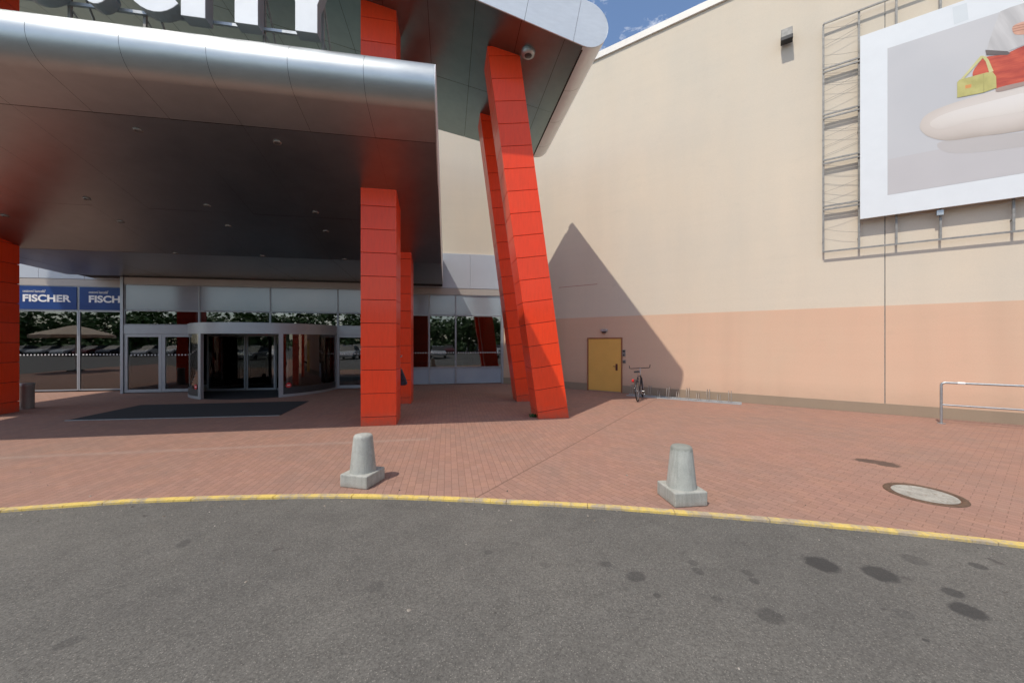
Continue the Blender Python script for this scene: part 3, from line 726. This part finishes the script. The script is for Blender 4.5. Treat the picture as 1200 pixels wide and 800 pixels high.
def print_mat(name, stops, tc=None, zc=None, rt=1, rz=1, slope=0.0, fold=None):
    t = NT(name); P3 = t.sep(t.P()); u = t.math('ADD', t.math('MULTIPLY', P3[0], UW.x), t.math('MULTIPLY', P3[1], UW.y))
    if fold is None:
        a_ = t.math('MULTIPLY', t.math('SUBTRACT', u, tc), 1/rt)
        b_ = t.math('MULTIPLY', t.math('SUBTRACT', t.math('SUBTRACT', P3[2], zc), t.math('MULTIPLY', t.math('SUBTRACT', u, tc), slope)), 1/rz)
        q_ = t.math('ADD', t.math('MULTIPLY', a_, a_), t.math('MULTIPLY', t.math('SUBTRACT', b_, .25), t.math('SUBTRACT', b_, .25)))
        q_ = t.math('ADD', q_, t.math('MULTIPLY', t.math('SUBTRACT', t.noise(t.P(), 1.1, 3), .5), .5))
    else:
        v = t.n.new('ShaderNodeCombineXYZ'); t.l(t.math('MULTIPLY', t.math('ADD', u, t.math('MULTIPLY', P3[2], fold[2])), fold[0]), v.inputs[0]); t.l(t.math('MULTIPLY', P3[2], fold[1]), v.inputs[1])
        q_ = t.noise(v.outputs[0], 1.0, 4, .55)
    t.set(col=t.ramp(q_, stops), rough=.5); t.bump(t.noise(t.P(), 1.5, 3), .08, .03); return t.m
def pp(pts): return [wtz(x,y,BO) for x,y in pts]
def spl(pts, n=5):
    out = []; N = len(pts)
    for i in range(N):
        p0,p1,p2,p3 = pts[(i-1)%N],pts[i],pts[(i+1)%N],pts[(i+2)%N]
        for k in range(n):
            u = k/n
            out.append(tuple(.5*(2*b+(c-a)*u+(2*a-5*b+4*c-d)*u*u+(3*b-a-3*c+d)*u**3) for a,b,c,d in zip(p0,p1,p2,p3)))
    return out
t1 = tb1-.56
zf = wtz(1040,187,BO)[1]
pic('printed_floor', [(tp0+.01,zp0+.01),(t1,zp0+.01),(t1,zf),(tp0+.01,zf)], 2, pm('print_floor',(.45,.435,.44),(.485,.47,.475),.5), PB)
pic('printed_cushion_shade', pp(spl([(1098,170),(1120,180),(1200,172),(1320,152),(1320,140),(1200,155),(1120,163)])), 3, pm('print_soft',(.43,.405,.395),(.45,.425,.415)), PB)
pic('printed_cushion', pp(spl([(1078,147),(1083,137),(1098,128),(1125,118.5),(1160,108),(1200,96),(1260,80),(1330,62),(1380,90),(1330,128),(1200,153),(1150,160),(1112,165),(1090,161),(1080,154)])), 4, print_mat('print_cream',[(.0,(.60,.56,.52)),(.35,(.565,.51,.465)),(.7,(.48,.425,.38)),(1.0,(.37,.32,.28))], *wtz(1215,122,BO), 2.45, .72, .02), PB)
pic('printed_cushion_top', pp(spl([(1090,147),(1096,139),(1118,130),(1160,119),(1200,109),(1260,96),(1320,84),(1320,108),(1200,131),(1140,141),(1105,152)])), 5, print_mat('print_cream_light',[(.0,(.66,.63,.60)),(.5,(.61,.565,.52)),(1.0,(.53,.475,.43))], *wtz(1215,112,BO), 2.3, .55, .02), PB)
pic('printed_robe', pp([(1172,14),(1184,9),(1200,4),(1290,-25),(1320,20),(1200,53),(1178,62),(1156,61),(1160,46),(1166,29)]), 6, print_mat('print_robe',[(.3,(.38,.37,.37)),(.5,(.46,.45,.445)),(.7,(.57,.56,.555))], fold=(4.5,.5,.35)), PB)
pic('printed_dress', pp(spl([(1139.5,88.5),(1148,73),(1156,67),(1177,64),(1200,54),(1260,34),(1330,30),(1340,70),(1260,82),(1200,96),(1182,100),(1168,104),(1155,100)],4)), 7, print_mat('print_red',[(.3,(.30,.03,.018)),(.48,(.44,.06,.03)),(.7,(.60,.11,.05))], fold=(2.2,6.0,1.2)), PB)
pic('printed_belt', pp([(1154.5,59),(1180,60.5),(1184,63),(1180,65),(1156,65)]), 8, pm('print_dark',(.10,.08,.08),(.14,.11,.10)), PB)
pic('printed_hand', pp(spl([(1186.5,32),(1194,27.5),(1215,22),(1235,20),(1238,34),(1215,40),(1200,41),(1190,41),(1186.5,37)],4)), 8, pm('print_skin',(.52,.27,.18),(.60,.34,.25),6), PB)
pic('printed_bag', pp([(1121.5,115),(1121.5,97),(1124,94),(1156,85.5),(1163,85),(1167,90),(1167.5,103.5),(1152,109)]), 9, print_mat('print_olive',[(.3,(.34,.31,.10)),(.5,(.44,.41,.14)),(.7,(.52,.48,.19))], fold=(3.0,2.0,.2)), PB)
for ring in ([(1125,94),(1129,93),(1151,69),(1153,66),(1149,66)],[(1151,68),(1154.5,66),(1158.5,71),(1164,84),(1159,86),(1155,73)]):
    pic('printed_handle', pp(ring), 10, pm('print_olive_light',(.50,.47,.20),(.55,.52,.26),4), PB)
pic('printed_seam', pp([(1151.5,87),(1153,86.6),(1153.2,108.5),(1151.8,109)]), 10, pm('print_seam',(.36,.33,.11),(.38,.35,.13)), PB)
for ya in (31.5,34.5,37.5): pic('printed_finger_gap', pp([(1186.5,ya),(1200,ya-3),(1200,ya-2.3),(1186.5,ya+.6)]), 9, pm('print_skin_dark',(.33,.14,.09),(.36,.17,.11)), PB)
pic('printed_lap_shadow', pp(spl([(1168,104),(1182,100),(1200,96),(1260,83),(1260,88),(1200,101),(1180,106),(1168,108)],3)), 8, pm('print_shadow',(.30,.22,.19),(.36,.27,.23)), PB)
pic('printed_clasp', pp([(1131,104.5),(1131,100.5),(1138,99),(1138,103)]), 10, pm('print_orange',(.60,.25,.07),(.6,.28,.1)), PB)
# steel frame
FO = .17
tf0 = wt(965,FO)[0]
zt_, zl_ = wtz(965,28,FO)[1], wtz(965,295,FO)[1]
for y in (28,81,135,188,242,295):
    mb = MB(); z = wtz(965,y,FO)[1]; mb.wbox(tf0, tb1+.6 if y in (28,295) else tb0+.25, FO-.03, FO, z-.022, z+.022)
    mb.build('rail', M['steel_dull'], BB)
    if y not in (28,295): MB().wbox(tf0, tb0+.25, FO-.03, FO, z-.022-.10, z-.078).build('rail', M['steel_dull'], BB)
for t_ in (tf0, tb0, wt(1051,FO)[0], wt(1103,FO)[0], wt(1189,FO)[0], tb1):
    MB().wbox(t_-.022, t_+.022, FO-.065, FO-.031, zl_, zt_).build('post', M['steel_dull'], BB)
for t_ in (tf0, tb0, wt(1189,FO)[0], tb1):
    for z in (zl_+.3, (zl_+zt_)/2, zt_-.3): MB().tube([WP(t_,z,0),WP(t_,z,FO-.066)], .02, 6).build('wall_bracket', M['steel_dull'], BB)
zs = [wtz(965,y,FO)[1] for y in (28,81,135,188,242,295)]
mw = MB(); rnd = random.Random(3)
for za,zb_ in zip(zs,zs[1:]):
    n = 5
    for i in range(n):
        z0 = zb_+(za-zb_)*(i+.5)/n; z1 = z0 + rnd.choice((-1,1))*(za-zb_)*.17
        if za == zs[-2] and i < 2: continue
        mw.tube([WP(tf0,z0,FO-.01),WP((tf0+tb0)/2,(z0+z1)/2-.02,FO-.01),WP(tb0+.05,z1,FO-.01)], .004, 4, False, False)
mw.build('lacing_wire', M['steel_dull'], BB)
mw = MB(); a = tb0; 
for i in range(12):
    b = a+.55; mw.tube([WP(a+(b-a)*u/6, zb0-.02-.09*math.sin(math.pi*u/6)*(1 if i%3 else .4), BO-.08) for u in range(7)], .006, 4, False, False); a = b
mw.build('cable', simple('cable_grey',(.35,.33,.31),.6), BB)
tc, zc = wtz(1103,247,BO)
MB().wbox(tc-.06,tc+.06,BO-.14,BO-.06,zc-.09,zc+.04).build('junction_box', M['steel'], BB)

# wall floodlight
t0, z0 = wtz(922,41,.25)
d = thing('floodlight', 'small square floodlight high on the beige wall left of the billboard', 'light', WP(t0,z0,0))
mb = MB(); mb.wbox(t0-.14,t0+.14,.10,.30,z0-.06,z0+.18); mb.build('housing', M['steel_dull'], d, .012)
mb = MB(); mb.wbox(t0-.15,t0+.15,.08,.33,z0-.18,z0-.066); mb.build('visor', M['black'], d, .01)
mb = MB(); mb.wbox(t0-.02,t0+.02,0,.12,z0-.12,z0-.05); mb.build('bracket', M['black'], d)
# lamp and keypads by the service door
t0, z0 = wtz(707.5,388,.08)
d = thing('wall_lamp', 'small grey bulkhead lamp above the yellow door', 'light', WP(t0,z0,0))
MB().wbox(t0-.13,t0+.13,0,.10,z0-.02,z0+.08).build('housing', M['steel'], d, .015); MB().wbox(t0-.07,t0+.07,.02,.10,z0-.07,z0-.022).build('lens', M['frame_dark'], d, .01)
t0, z0 = wtz(731,413.5,.03)
d = thing('intercom', 'upper of two small grey boxes right of the yellow door', 'intercom', WP(t0,z0,0))
MB().wbox(t0-.06,t0+.06,0.005,.04,z0-.13,z0+.12).build('housing', M['steel_dull'], d, .008)
mb = MB(); mb.wbox(t0-.035,t0+.045,.041,.046,z0+.04,z0+.10); mb.wbox(t0-.03,t0+.03,.041,.046,z0-.11,z0-.06); mb.build('speaker_grille', M['black'], d)
t0, z0 = wtz(731.5,423.5,.03)
d = thing('card_reader', 'lower of two small grey boxes right of the yellow door', 'card reader', WP(t0,z0,0))
MB().wbox(t0-.055,t0+.055,0.005,.045,z0-.065,z0+.065).build('housing', M['steel_dull'], d, .012)
MB().lathe(WP(t0,z0,.06), [(.001,-.025),(.025,-.025),(.028,0),(.025,.025),(.001,.025)], 12).build('button', M['black'], d)

# ================================================================ STREET FURNITURE
def bollard(label, ctr, rz, top_stain):
    o = thing('concrete_bollard', label, 'bollard', ctr, 'concrete bollards along the kerb')
    mb = MB(); mb.box(ctr+Vector((0,0,.088)), (.425,.425,.176), rz); mb.build('base', M['concrete'], o, .014)
    mb = MB(); mb.lathe(ctr, [(.178,.172),(.176,.19),(.168,.26),(.130,.645),(.124,.668),(.110,.684),(.05,.694),(.001,.695)], 40, True, False); mb.build('post', M['concrete_b'] if top_stain else M['concrete'], o)
t = NT('cast_concrete_stained'); n = t.noise(t.P(), 5, 6, .65); n2 = t.noise(t.P(), 120, 3, .6); n3 = t.noise(t.map(scale=(16,16,1.2)), 1.2, 4)
c = t.mix(t.ramp(n,[(.32,0),(.7,1)]), (.315,.33,.30), (.41,.415,.38)); c = t.mix(1.0, c, t.ramp(n2,[(.3,.86),(.6,1.03)]), 'MULTIPLY'); c = t.mix(1.0, c, t.ramp(n3,[(.3,.78),(.55,1.0)]), 'MULTIPLY')
z = t.sep(t.P())[2]; zz = t.math('ADD', z, t.math('MULTIPLY', t.math('SUBTRACT', t.noise(t.P(), 12, 4), .5), .12))
c = t.mix(t.ramp(zz,[(.625,0),(.655,.75)]), c, (.19,.195,.17)); t.set(col=c, rough=.88, spec=.3); t.bump(n2, .35, .004); M['concrete_b'] = t.m
bl = ground(425.5, 565.3); br = ground(798.5, 585.2)
bollard('left concrete bollard in front of the straight red column, clean pale top', bl, R(-14), False)
bollard('right concrete bollard near the manhole cover with dark stained top', br, R(7), True)
# manhole
mc = ground(1083,579)
d = thing('manhole_cover', 'round pale concrete manhole cover with rusty iron rim in the pavers', 'manhole', mc)
MB().lathe(mc, [(.312,.002),(.314,.010),(.378,.012),(.385,.002)], 56, True, False).build('rim', M['iron'], d)
MB().lathe(mc, [(.001,.0085),(.304,.0085),(.306,.0)], 56, False, False).build('lid', M['cover'], d)
# entrance mat
q = [ground(78,492.6), ground(328,486.6), ground(362,470), ground(165,474.6)]
mb = MB(); mb.prism([p+Vector((0,0,.002)) for p in q], (0,0,.008)); dm = mb.build('entrance_mat', M['mat']); tag(dm, 'wide black entrance mat on the pavers in front of the revolving door', 'mat')
u = (q[1]-q[0]).normalized(); v = Vector((-u.y,u.x,0))
mb = MB(); mb.prism([q[0]-v*.06+Vector((0,0,.002)), q[1]-v*.06+Vector((0,0,.002)), q[1]-v*.003+Vector((0,0,.002)), q[0]-v*.003+Vector((0,0,.002))], (0,0,.012)); mb.build('edge_strip', M['steel'], dm)
# handrail
d = thing('handrail', 'galvanised two bar handrail standing before the salmon wall', 'railing', ground(1103,496))
ro = NDOT - ground(1103,496).dot(CORNER_N); tr0 = ground(1103,496).dot(UW)
mb = MB(); r = .07
mb.tube([WP(tr0,0,ro),WP(tr0,1.0-r,ro)]+[WP(tr0+r-r*math.cos(R(a)),1.0-r+r*math.sin(R(a)),ro) for a in (15,30,45,60,75,90)]+[WP(tr0+9,1.0,ro)], .026, 12); mb.build('top_rail', M['steel'], d)
MB().tube([WP(tr0,.46,ro),WP(tr0+9,.46,ro)], .021, 10).build('mid_rail', M['steel'], d)
for k in (1,2,3,4): MB().tube([WP(tr0+2.2*k,0,ro),WP(tr0+2.2*k,1.0,ro)], .024, 10).build('post', M['steel'], d)
MB().lathe(WP(tr0,0,ro), [(.075,.002),(.075,.012),(.03,.016)], 20, False, False).build('foot_plate', M['steel'], d)
MB().tube([WP(tr0+.26,1.001,ro),WP(tr0+.38,1.001,ro)], .029, 12).build('tape', M['white'], d)
# waste bin
p = ground(32,478.5)
d = thing('waste_bin', 'round dark metal waste bin beside the left red column', 'bin', p)
MB().lathe(p, [(.135,0),(.14,.03),(.14,.66),(.146,.67),(.146,.73),(.12,.735),(.12,.70),(.001,.70)], 32, True, False).build('body', simple('bin_steel',(.30,.285,.27),.45,.4,.15), d)
MB().lathe(p+Vector((0,0,.736)), [(.12,0),(.148,0),(.148,.02),(.12,.025)], 32, True, False).build('rim', M['steel'], d)
# bag hanging behind the first column
hp = W(-1.98+.30, 12.2-.10, .98)
d = thing('hanging_bag', 'black bag with violet flecks hanging behind the nearest straight red column', 'bag', W(-1.17,10.3,1.3))
c_ = on_front(472.5, 440, 10.2)
def bp(px,py,dd): 
    c__,_,z__ = on_front(px,py,10.2); return W(c__,10.2+dd,z__)
ring = [bp(x,y,0) for x,y in ((466.5,431),(468.5,430.5),(471,434),(473.5,440),(476.5,448),(476.8,450.5),(474,451.6),(466.5,451.5))]
mb = MB(); mb.prism(ring, W(0,.16)); tbag = NT('bag_cloth'); n = tbag.noise(tbag.P(), 60, 3, .7)
tbag.set(col=tbag.mix(tbag.ramp(n,[(.55,0),(.68,1)]), (.012,.012,.016), (.16,.13,.26)), rough=.6); mb.build('body', tbag.m, d, .02)
mb = MB(); mb.tube([bp(466.8,432,.08), bp(465,426,.02), W(-1.21,9.9,1.62)], .012, 6); mb.build('strap', M['black'], d)
mb = MB(); mb.tube([W(-1.225,9.9,1.60),W(-1.19,9.9,1.60),W(-1.18,9.9,1.65)], .012, 6); mb.build('hook', M['steel'], d)
# weed at the foot of the leaning column
p = ground(626,488.5)
mb = MB(); rnd = random.Random(11)
for i in range(60):
    a = rnd.uniform(0,6.28); l = rnd.uniform(.04,.12); w = l*.28; tip = Vector((math.cos(a)*l*.8, math.sin(a)*l*.8, rnd.uniform(.02,.11))); b = p+Vector((rnd.uniform(-.10,.10),rnd.uniform(-.05,.04),.005))
    sd_ = Vector((-math.sin(a),math.cos(a),0))*w
    mb.add([b, b+tip*.5+sd_, b+tip, b+tip*.5-sd_], [(0,1,2,3)])
o = mb.build('weed', simple('weed_green',(.05,.12,.03),.7), None, 0, False); tag(o, 'small green weed growing at the foot of the leaning red column', 'plant')

rnd = random.Random(21); mb = MB()
for i in range(420):
    a = rnd.uniform(-R(18),R(20)); d_ = -.06-abs(rnd.gauss(0,.22)) if i < 260 else rnd.uniform(-3.4,2.2)
    p = kerb_pt(a, d_); p.z = -.022 if d_ < 0 else 0.0
    if -.06 < d_ < .06: continue
    r_ = rnd.uniform(.003,.009) if rnd.random() < .85 else rnd.uniform(.01,.018)
    q = [p+Vector((r_*math.cos(t_+rnd.uniform(-.3,.3))*rnd.uniform(.7,1.3), r_*math.sin(t_)*rnd.uniform(.7,1.3), .001)) for t_ in (0,1.26,2.5,3.77,5.03)]
    ap = p+Vector((rnd.uniform(-.3,.3)*r_, rnd.uniform(-.3,.3)*r_, r_*rnd.uniform(.5,1.0)))
    mb.add(q+[ap], [(k,(k+1)%5,5) for k in range(5)])
t = NT('grit'); t.set(col=t.ramp(t.n.new('ShaderNodeNewGeometry').outputs['Random Per Island'], [(0,(.05,.045,.04)),(.5,(.16,.13,.10)),(1,(.34,.31,.27))]), rough=.9)
o = mb.build('grit', t.m); tag(o, 'loose grit and leaf crumbs lying along the yellow kerb', 'grit', None, 'stuff')
# ---- bicycle
bd = Matrix.Rotation(R(7),3,'Z') @ CORNER_N; bs = Vector((bd.y,-bd.x,0))        # forward (towards the wall) and right
rear = ground(747.5,470.3)
lean = R(-5)
def BP(f,s,z):                                            # bike frame: forward, right, up (with lean)
    return rear + bd*f + bs*(s*math.cos(lean)+z*math.sin(lean)*.6) + Vector((0,0,z*math.cos(lean)-s*math.sin(lean)))
BK = thing('bicycle', 'dark bicycle with wide handlebar parked in the rack beside the yellow door', 'bicycle', rear)
bf = simple('bike_frame_black',(.03,.03,.035),.35,.2); bfs = simple('bike_silver',(.5,.5,.5),.35,.8)
def wheel(f, turn=0.0):
    def WPt(a, r, s=0.0):
        x = r*math.cos(a); return BP(f+x*math.cos(turn)-s*math.sin(turn), x*math.sin(turn)+s*math.cos(turn), .345+r*math.sin(a))
    mb = MB(); mb.tube([WPt(2*math.pi*i/40,.325) for i in range(40)], .021, 8, True); w = mb.build('wheel', M['rubber'], BK)
    mb = MB(); mb.tube([WPt(2*math.pi*i/40,.298) for i in range(40)], .010, 6, True); mb.build('rim', bfs, w)
    mb = MB(); mb.tube([WPt(0,0,-.05),WPt(0,0,.05)], .022, 8); mb.build('hub', bfs, w)
    mb = MB()
    for i in range(20): mb.tube([WPt(0,0,.03 if i%2 else -.022),WPt(2*math.pi*i/20,.298)], .0016, 4, False, False)
    mb.build('spokes', bfs, w)
    mb = MB(); mb.tube([WPt(R(a),.362) for a in range(20,190,10)], [.022]*17, 6); mb.build('mudguard', bf, w)
WB = 1.06
wheel(0.0); wheel(WB, R(-10))
BBK = BP(.44,0,.29); ST_ = BP(.24,0,.80); HT = BP(.84,0,.80); HB = BP(.88,0,.66)
mb = MB()
mb.tube([BBK, ST_], .017); mb.tube([ST_, HT], .017); mb.tube([BBK, HB], .020); mb.tube([HT, HB], .021)
for s_ in (-1,1):
    mb.tube([BBK+bs*.03*s_, BP(0,.06*s_,.345)], .010, 6); mb.tube([BP(.24,.02*s_,.76), BP(0,.06*s_,.345)], .009, 6)
mb.build('frame', bf, BK)
mb = MB()
for s_ in (-1,1): mb.tube([HB, BP(.93,.05*s_,.60), BP(WB,.055*s_,.345)], .012, 6)
mb.build('fork', bfs, BK)
mb = MB(); mb.tube([ST_, BP(.20,0,.95)], .013); mb.build('seat_post', bfs, BK)
mb = MB(); sr = [(-.13,.085),(-.10,.095),(-.03,.075),(.05,.03),(.13,.022),(.15,.01)]
ring = [BP(.20+f,w,.955) for f,w in sr]+[BP(.20+f,-w,.955) for f,w in sr[::-1]]; mb.prism(ring, (0,0,.055)); mb.build('saddle', M['black'], BK, .015)
mb = MB(); mb.tube([HT, BP(.81,0,1.0), BP(.86,0,1.06)], .014); mb.build('stem', bfs, BK)
mb = MB(); mb.tube([BP(.76,-.35,1.17),BP(.74,-.34,1.08),BP(.80,-.30,1.06),BP(.86,-.10,1.06),BP(.86,.10,1.06),BP(.80,.30,1.06),BP(.74,.34,1.08),BP(.76,.35,1.17)], .013); mb.build('handlebar', bf, BK)
mb = MB(); mb.tube([BP(.44,-.16,.29),BP(.44,.16,.29)], .012); mb.tube([BP(.44,.07,.29),BP(.56,.08,.17),BP(.56,.16,.17)], .012); mb.tube([BP(.44,-.07,.29),BP(.32,-.08,.41),BP(.32,-.16,.41)], .012)
mb.prism([BP(.44+.09*math.cos(2*math.pi*i/20),.06,.29+.09*math.sin(2*math.pi*i/20)) for i in range(20)], bs*.006); mb.build('crankset', bfs, BK)
mb = MB()
for s_ in (-1,1): mb.tube([BP(.24,.03*s_,.72),BP(-.02,.06*s_,.73),BP(-.22,.06*s_,.73)], .007, 6); mb.tube([BP(-.12,.06*s_,.73),BP(0,.06*s_,.345)], .006, 6)
mb.tube([BP(-.22,-.06,.73),BP(-.22,.06,.73)], .007, 6); mb.build('luggage_rack', bf, BK)
p = BP(-.24,-.085,.70); mb = MB(); mb.lathe(p+Vector((0,0,-.022)), [(.001,0),(.032,.0),(.04,.02),(.04,.07),(.032,.09),(.001,.09)], 16); mb.build('rear_lamp', simple('lamp_red',(.6,.02,.02),.3), BK)
# ---- bike rack
ra, rb = ground(734,463.6), ground(869,474.2)
RK = thing('bike_rack', 'long low galvanised bicycle rack on the pavers along the wall', 'bike rack', ra)
u = (rb-ra).normalized(); v = Vector((-u.y,u.x,0)); L = (rb-ra).length
if v.dot(CORNER_N) < 0: v = -v
galv = simple('rack_zinc',(.42,.48,.50),.5,.35,.15,9)
for off in (0,.34):
    mb = MB(); h = [ra+v*(off-.02), rb+v*(off-.02), rb+v*(off+.02), ra+v*(off+.02)]
    mb.hexa([p+Vector((0,0,.004)) for p in h]+[p+Vector((0,0,.034)) for p in h]); mb.build('floor_bar', galv, RK)
k = 0; s = .18
rusty = simple('rack_hoop_steel',(.33,.30,.27),.5,.5,.2,15)
while s < L-.15:
    for ds in (-.035,.035):
        b0 = ra+u*(s+ds); hgt = .40 if k%2 == 0 else .26
        pts = [b0+v*.34+Vector((0,0,.05)), b0+v*.30+Vector((0,0,hgt-.06)), b0+v*.24+Vector((0,0,hgt)), b0+v*.12+Vector((0,0,hgt)), b0+v*.06+Vector((0,0,hgt-.06)), b0+Vector((0,0,.05))]
        MB().tube(pts, .008, 6).build('hoop', rusty, RK)
    s += .31; k += 1

# ================================================================ SEEN IN THE GLASS: terrace parasol, cars and trees across the car park
p = Vector((-25.2,1.2,0))
d = thing('parasol', 'beige square parasol on the terrace, mirrored in the left shop window', 'parasol', p)
cl_ = simple('parasol_cloth',(.55,.45,.34),.8)
mb = MB(); ap = p+Vector((0,0,3.1)); r8 = [p+Vector((2.0*math.cos(R(45*i)),2.0*math.sin(R(45*i)),2.45)) for i in range(8)]; r8b = [q_-Vector((0,0,.2)) for q_ in r8]
mb.add([ap]+r8+r8b, [(0,1+i,1+(i+1)%8) for i in range(8)]+[(1+i,9+i,9+(i+1)%8,1+(i+1)%8) for i in range(8)]); mb.build('canopy', cl_, d)
MB().tube([p, p+Vector((0,0,3.1))], .03).build('pole', M['white'], d); MB().box(p+Vector((0,0,.05)), (.6,.6,.1)).build('foot', M['concrete'], d)
ALLCARS = []
def car(label, c, dpt, col, rz, src=None):
    o = thing('parked_car', label, 'car', W(c,dpt,-.022), 'parked cars mirrored in the glass')
    org = W(c,dpt,-.022)
    ux_ = Vector((math.cos(rz),math.sin(rz),0)); uy_ = Vector((-ux_.y,ux_.x,0))
    def Q(x,y,z): return org+ux_*x+uy_*y+Vector((0,0,z))
    low = [(-2.15,.35),(-2.2,.62),(-2.1,.88),(-1.3,.98),(1.0,.95),(1.9,.80),(2.15,.6),(2.15,.35)]
    mb = MB(); mb.prism([Q(x,-.88,z) for x,z in low], uy_*1.76); mb.build('body', simple('car_paint',col,.25,.1,.03), o, .06)
    up_ = [(-1.75,.95),(-1.35,1.42),(.15,1.46),(1.0,.94)]
    mb = MB(); mb.add([Q(x,-.80+(.14 if z>1.2 else 0),z) for x,z in up_]+[Q(x,.80-(.14 if z>1.2 else 0),z) for x,z in up_], [(0,1,2,3),(4,5,6,7),(0,1,5,4),(1,2,6,5),(2,3,7,6)]); mb.build('windows', M['black'], o)
    mb = MB(); mb.add([Q(x,s_*.67,z) for s_ in (-1,1) for x,z in ((-1.38,1.425),(-.6,1.50),(.18,1.465))], [(0,1,4,3),(1,2,5,4)]); mb.build('roof', simple('car_roof',col,.25,.1,.03), o)
    for x in (-1.35,1.35):
        for y in (-.84,.84): MB().tube([Q(x,y-.1,.32),Q(x,y+.1,.32)], .32, 18).build('wheel', M['rubber'], o)
    ALLCARS.append(o)
for i,(c,dp,colr,nm) in enumerate(((-24,-11,(.45,.46,.47),'silver'),(-20.8,-11.2,(.55,.54,.52),'pale grey'),(-17.6,-10.8,(.04,.05,.07),'dark blue'),(-11,-11,(.5,.5,.5),'light grey'),(-7.8,-11.1,(.6,.6,.58),'white'),
                     (-4.6,-10.9,(.12,.02,.02),'dark red'),(-1.2,-11,(.5,.51,.52),'grey metallic'),(5.2,-11.2,(.55,.55,.55),'off white'))):
    car(f'{nm} car parked across the road, mirrored in the shop glass', c, dp, colr, TH+R(90)+R(random.uniform(-3,3)))
c = -78.0; k = 0
while c < 12:
    src = ALLCARS[k*5 % 8]; nm = src['label'].split(' car ')[0]
    cc = copy_tree(src); cc.location = W(c, -27.5+random.uniform(-.3,.3), -.022); cc['label'] = nm+' car in the far row before the trees, mirrored in the shop glass'
    k += 1; c += random.choice((2.7,2.8,2.9,5.6))
# trees: one far-off row, countless leaves
mb = MB(); mt = MB(); rnd = random.Random(5)
for row,(dd0,h0,h1) in enumerate(((-34,1.6,2.2),(-38,5.5,7.5),(-43,6.5,9.0))):
  c = -100.0
  while c < 60:
    H = rnd.uniform(h0,h1); D0 = dd0+rnd.uniform(-1.5,1.5); b = W(c,D0,-.022)
    mt.tube([b, b+Vector((rnd.uniform(-.2,.2),0,H*.35)), b+Vector((rnd.uniform(-.5,.5),0,H*.75))], [.2,.15,.05] if row else [.06,.05,.03], 6)
    for k in range(12 if row else 5):
        q_ = b+Vector((rnd.gauss(0,1.3), rnd.gauss(0,1.0), H*rnd.uniform(.15,.92))); rr = rnd.uniform(.7,1.4) if row else .7
        for i in range(26):
            p_ = q_+Vector((rnd.gauss(0,.5),rnd.gauss(0,.5),rnd.gauss(0,.45)))*rr; a = rnd.uniform(0,6.28); e_ = rnd.uniform(.25,.5)
            u_ = Vector((math.cos(a),math.sin(a),rnd.uniform(-.5,.5)))*e_; v_ = Vector((-math.sin(a)*.6,math.cos(a)*.6,rnd.uniform(.3,1)))*e_
            mb.add([p_-u_,p_-v_*.6,p_+u_,p_+v_], [(0,1,2,3)])
    c += rnd.uniform(1.8,3.2)
TR = tag(mb.build('tree_row', simple('foliage',(.075,.15,.04),.7,0,.4,.6), None, 0, False), 'dense green tree row beyond the car park, mirrored in the glass', 'trees', None, 'stuff')
mt.build('trunks', simple('bark',(.08,.06,.045),.9), TR)

# ================================================================ LIGHT
SUN = Vector((.43,.475,-1.0)).normalized()
el = math.asin(-SUN.z); az = math.atan2(-SUN.x, -SUN.y)
w = bpy.data.worlds.new('World'); scene.world = w; w.use_nodes = True
nt = w.node_tree; nt.nodes.clear()
out = nt.nodes.new('ShaderNodeOutputWorld'); bg = nt.nodes.new('ShaderNodeBackground'); sky = nt.nodes.new('ShaderNodeTexSky')
sky.sky_type = 'NISHITA'; sky.sun_disc = False; sky.sun_elevation = el; sky.sun_rotation = az % (2*math.pi); sky.dust_density = .6; sky.ozone_density = 2.2; sky.air_density = 1.0
tc_ = nt.nodes.new('ShaderNodeTexCoord'); mp = nt.nodes.new('ShaderNodeMapping'); mp.inputs['Scale'].default_value = (1,1,2.2); mp.inputs['Location'].default_value = (13.7,7.1,3.3)
nz_ = nt.nodes.new('ShaderNodeTexNoise'); nz_.inputs['Scale'].default_value = 7.5; nz_.inputs['Detail'].default_value = 8; nz_.inputs['Roughness'].default_value = .6
rp = nt.nodes.new('ShaderNodeValToRGB'); rp.color_ramp.elements[0].position = .48; rp.color_ramp.elements[1].position = .72; rp.color_ramp.elements[1].color = (.85,.85,.85,1)
mx = nt.nodes.new('ShaderNodeMix'); mx.data_type = 'RGBA'; mx.inputs[7].default_value = (13.6,12.9,11.8,1)
nt.links.new(tc_.outputs['Generated'], mp.inputs[0]); nt.links.new(mp.outputs[0], nz_.inputs['Vector']); nt.links.new(nz_.outputs[0], rp.inputs[0])
nt.links.new(rp.outputs[0], mx.inputs[0]); nt.links.new(sky.outputs[0], mx.inputs[6]); nt.links.new(mx.outputs[2], bg.inputs[0]); nt.links.new(bg.outputs[0], out.inputs[0])
bg.inputs[1].default_value = .11
ld = bpy.data.lights.new('sun','SUN'); ld.energy = 2.2; ld.angle = R(.53); ld.color = (1.0,.92,.80)
so = bpy.data.objects.new('sun', ld); COL.objects.link(so); so.rotation_euler = SUN.to_track_quat('-Z','Y').to_euler(); so.location = (-20,-24,40)

# ================================================================ CAMERA
cm = bpy.data.cameras.new('camera'); cm.sensor_width = 36; cm.lens = 36*F/1200; cm.clip_start = .05; cm.clip_end = 2000
co = bpy.data.objects.new('camera', cm); COL.objects.link(co); co.location = (0,0,CAMH); co.rotation_euler = (R(90),0,0)
scene.camera = co
scene.view_settings.view_transform = 'Standard'; scene.view_settings.look = 'None'; scene.view_settings.gamma = 1; scene.view_settings.use_curve_mapping = False
scene.view_settings.exposure = .76
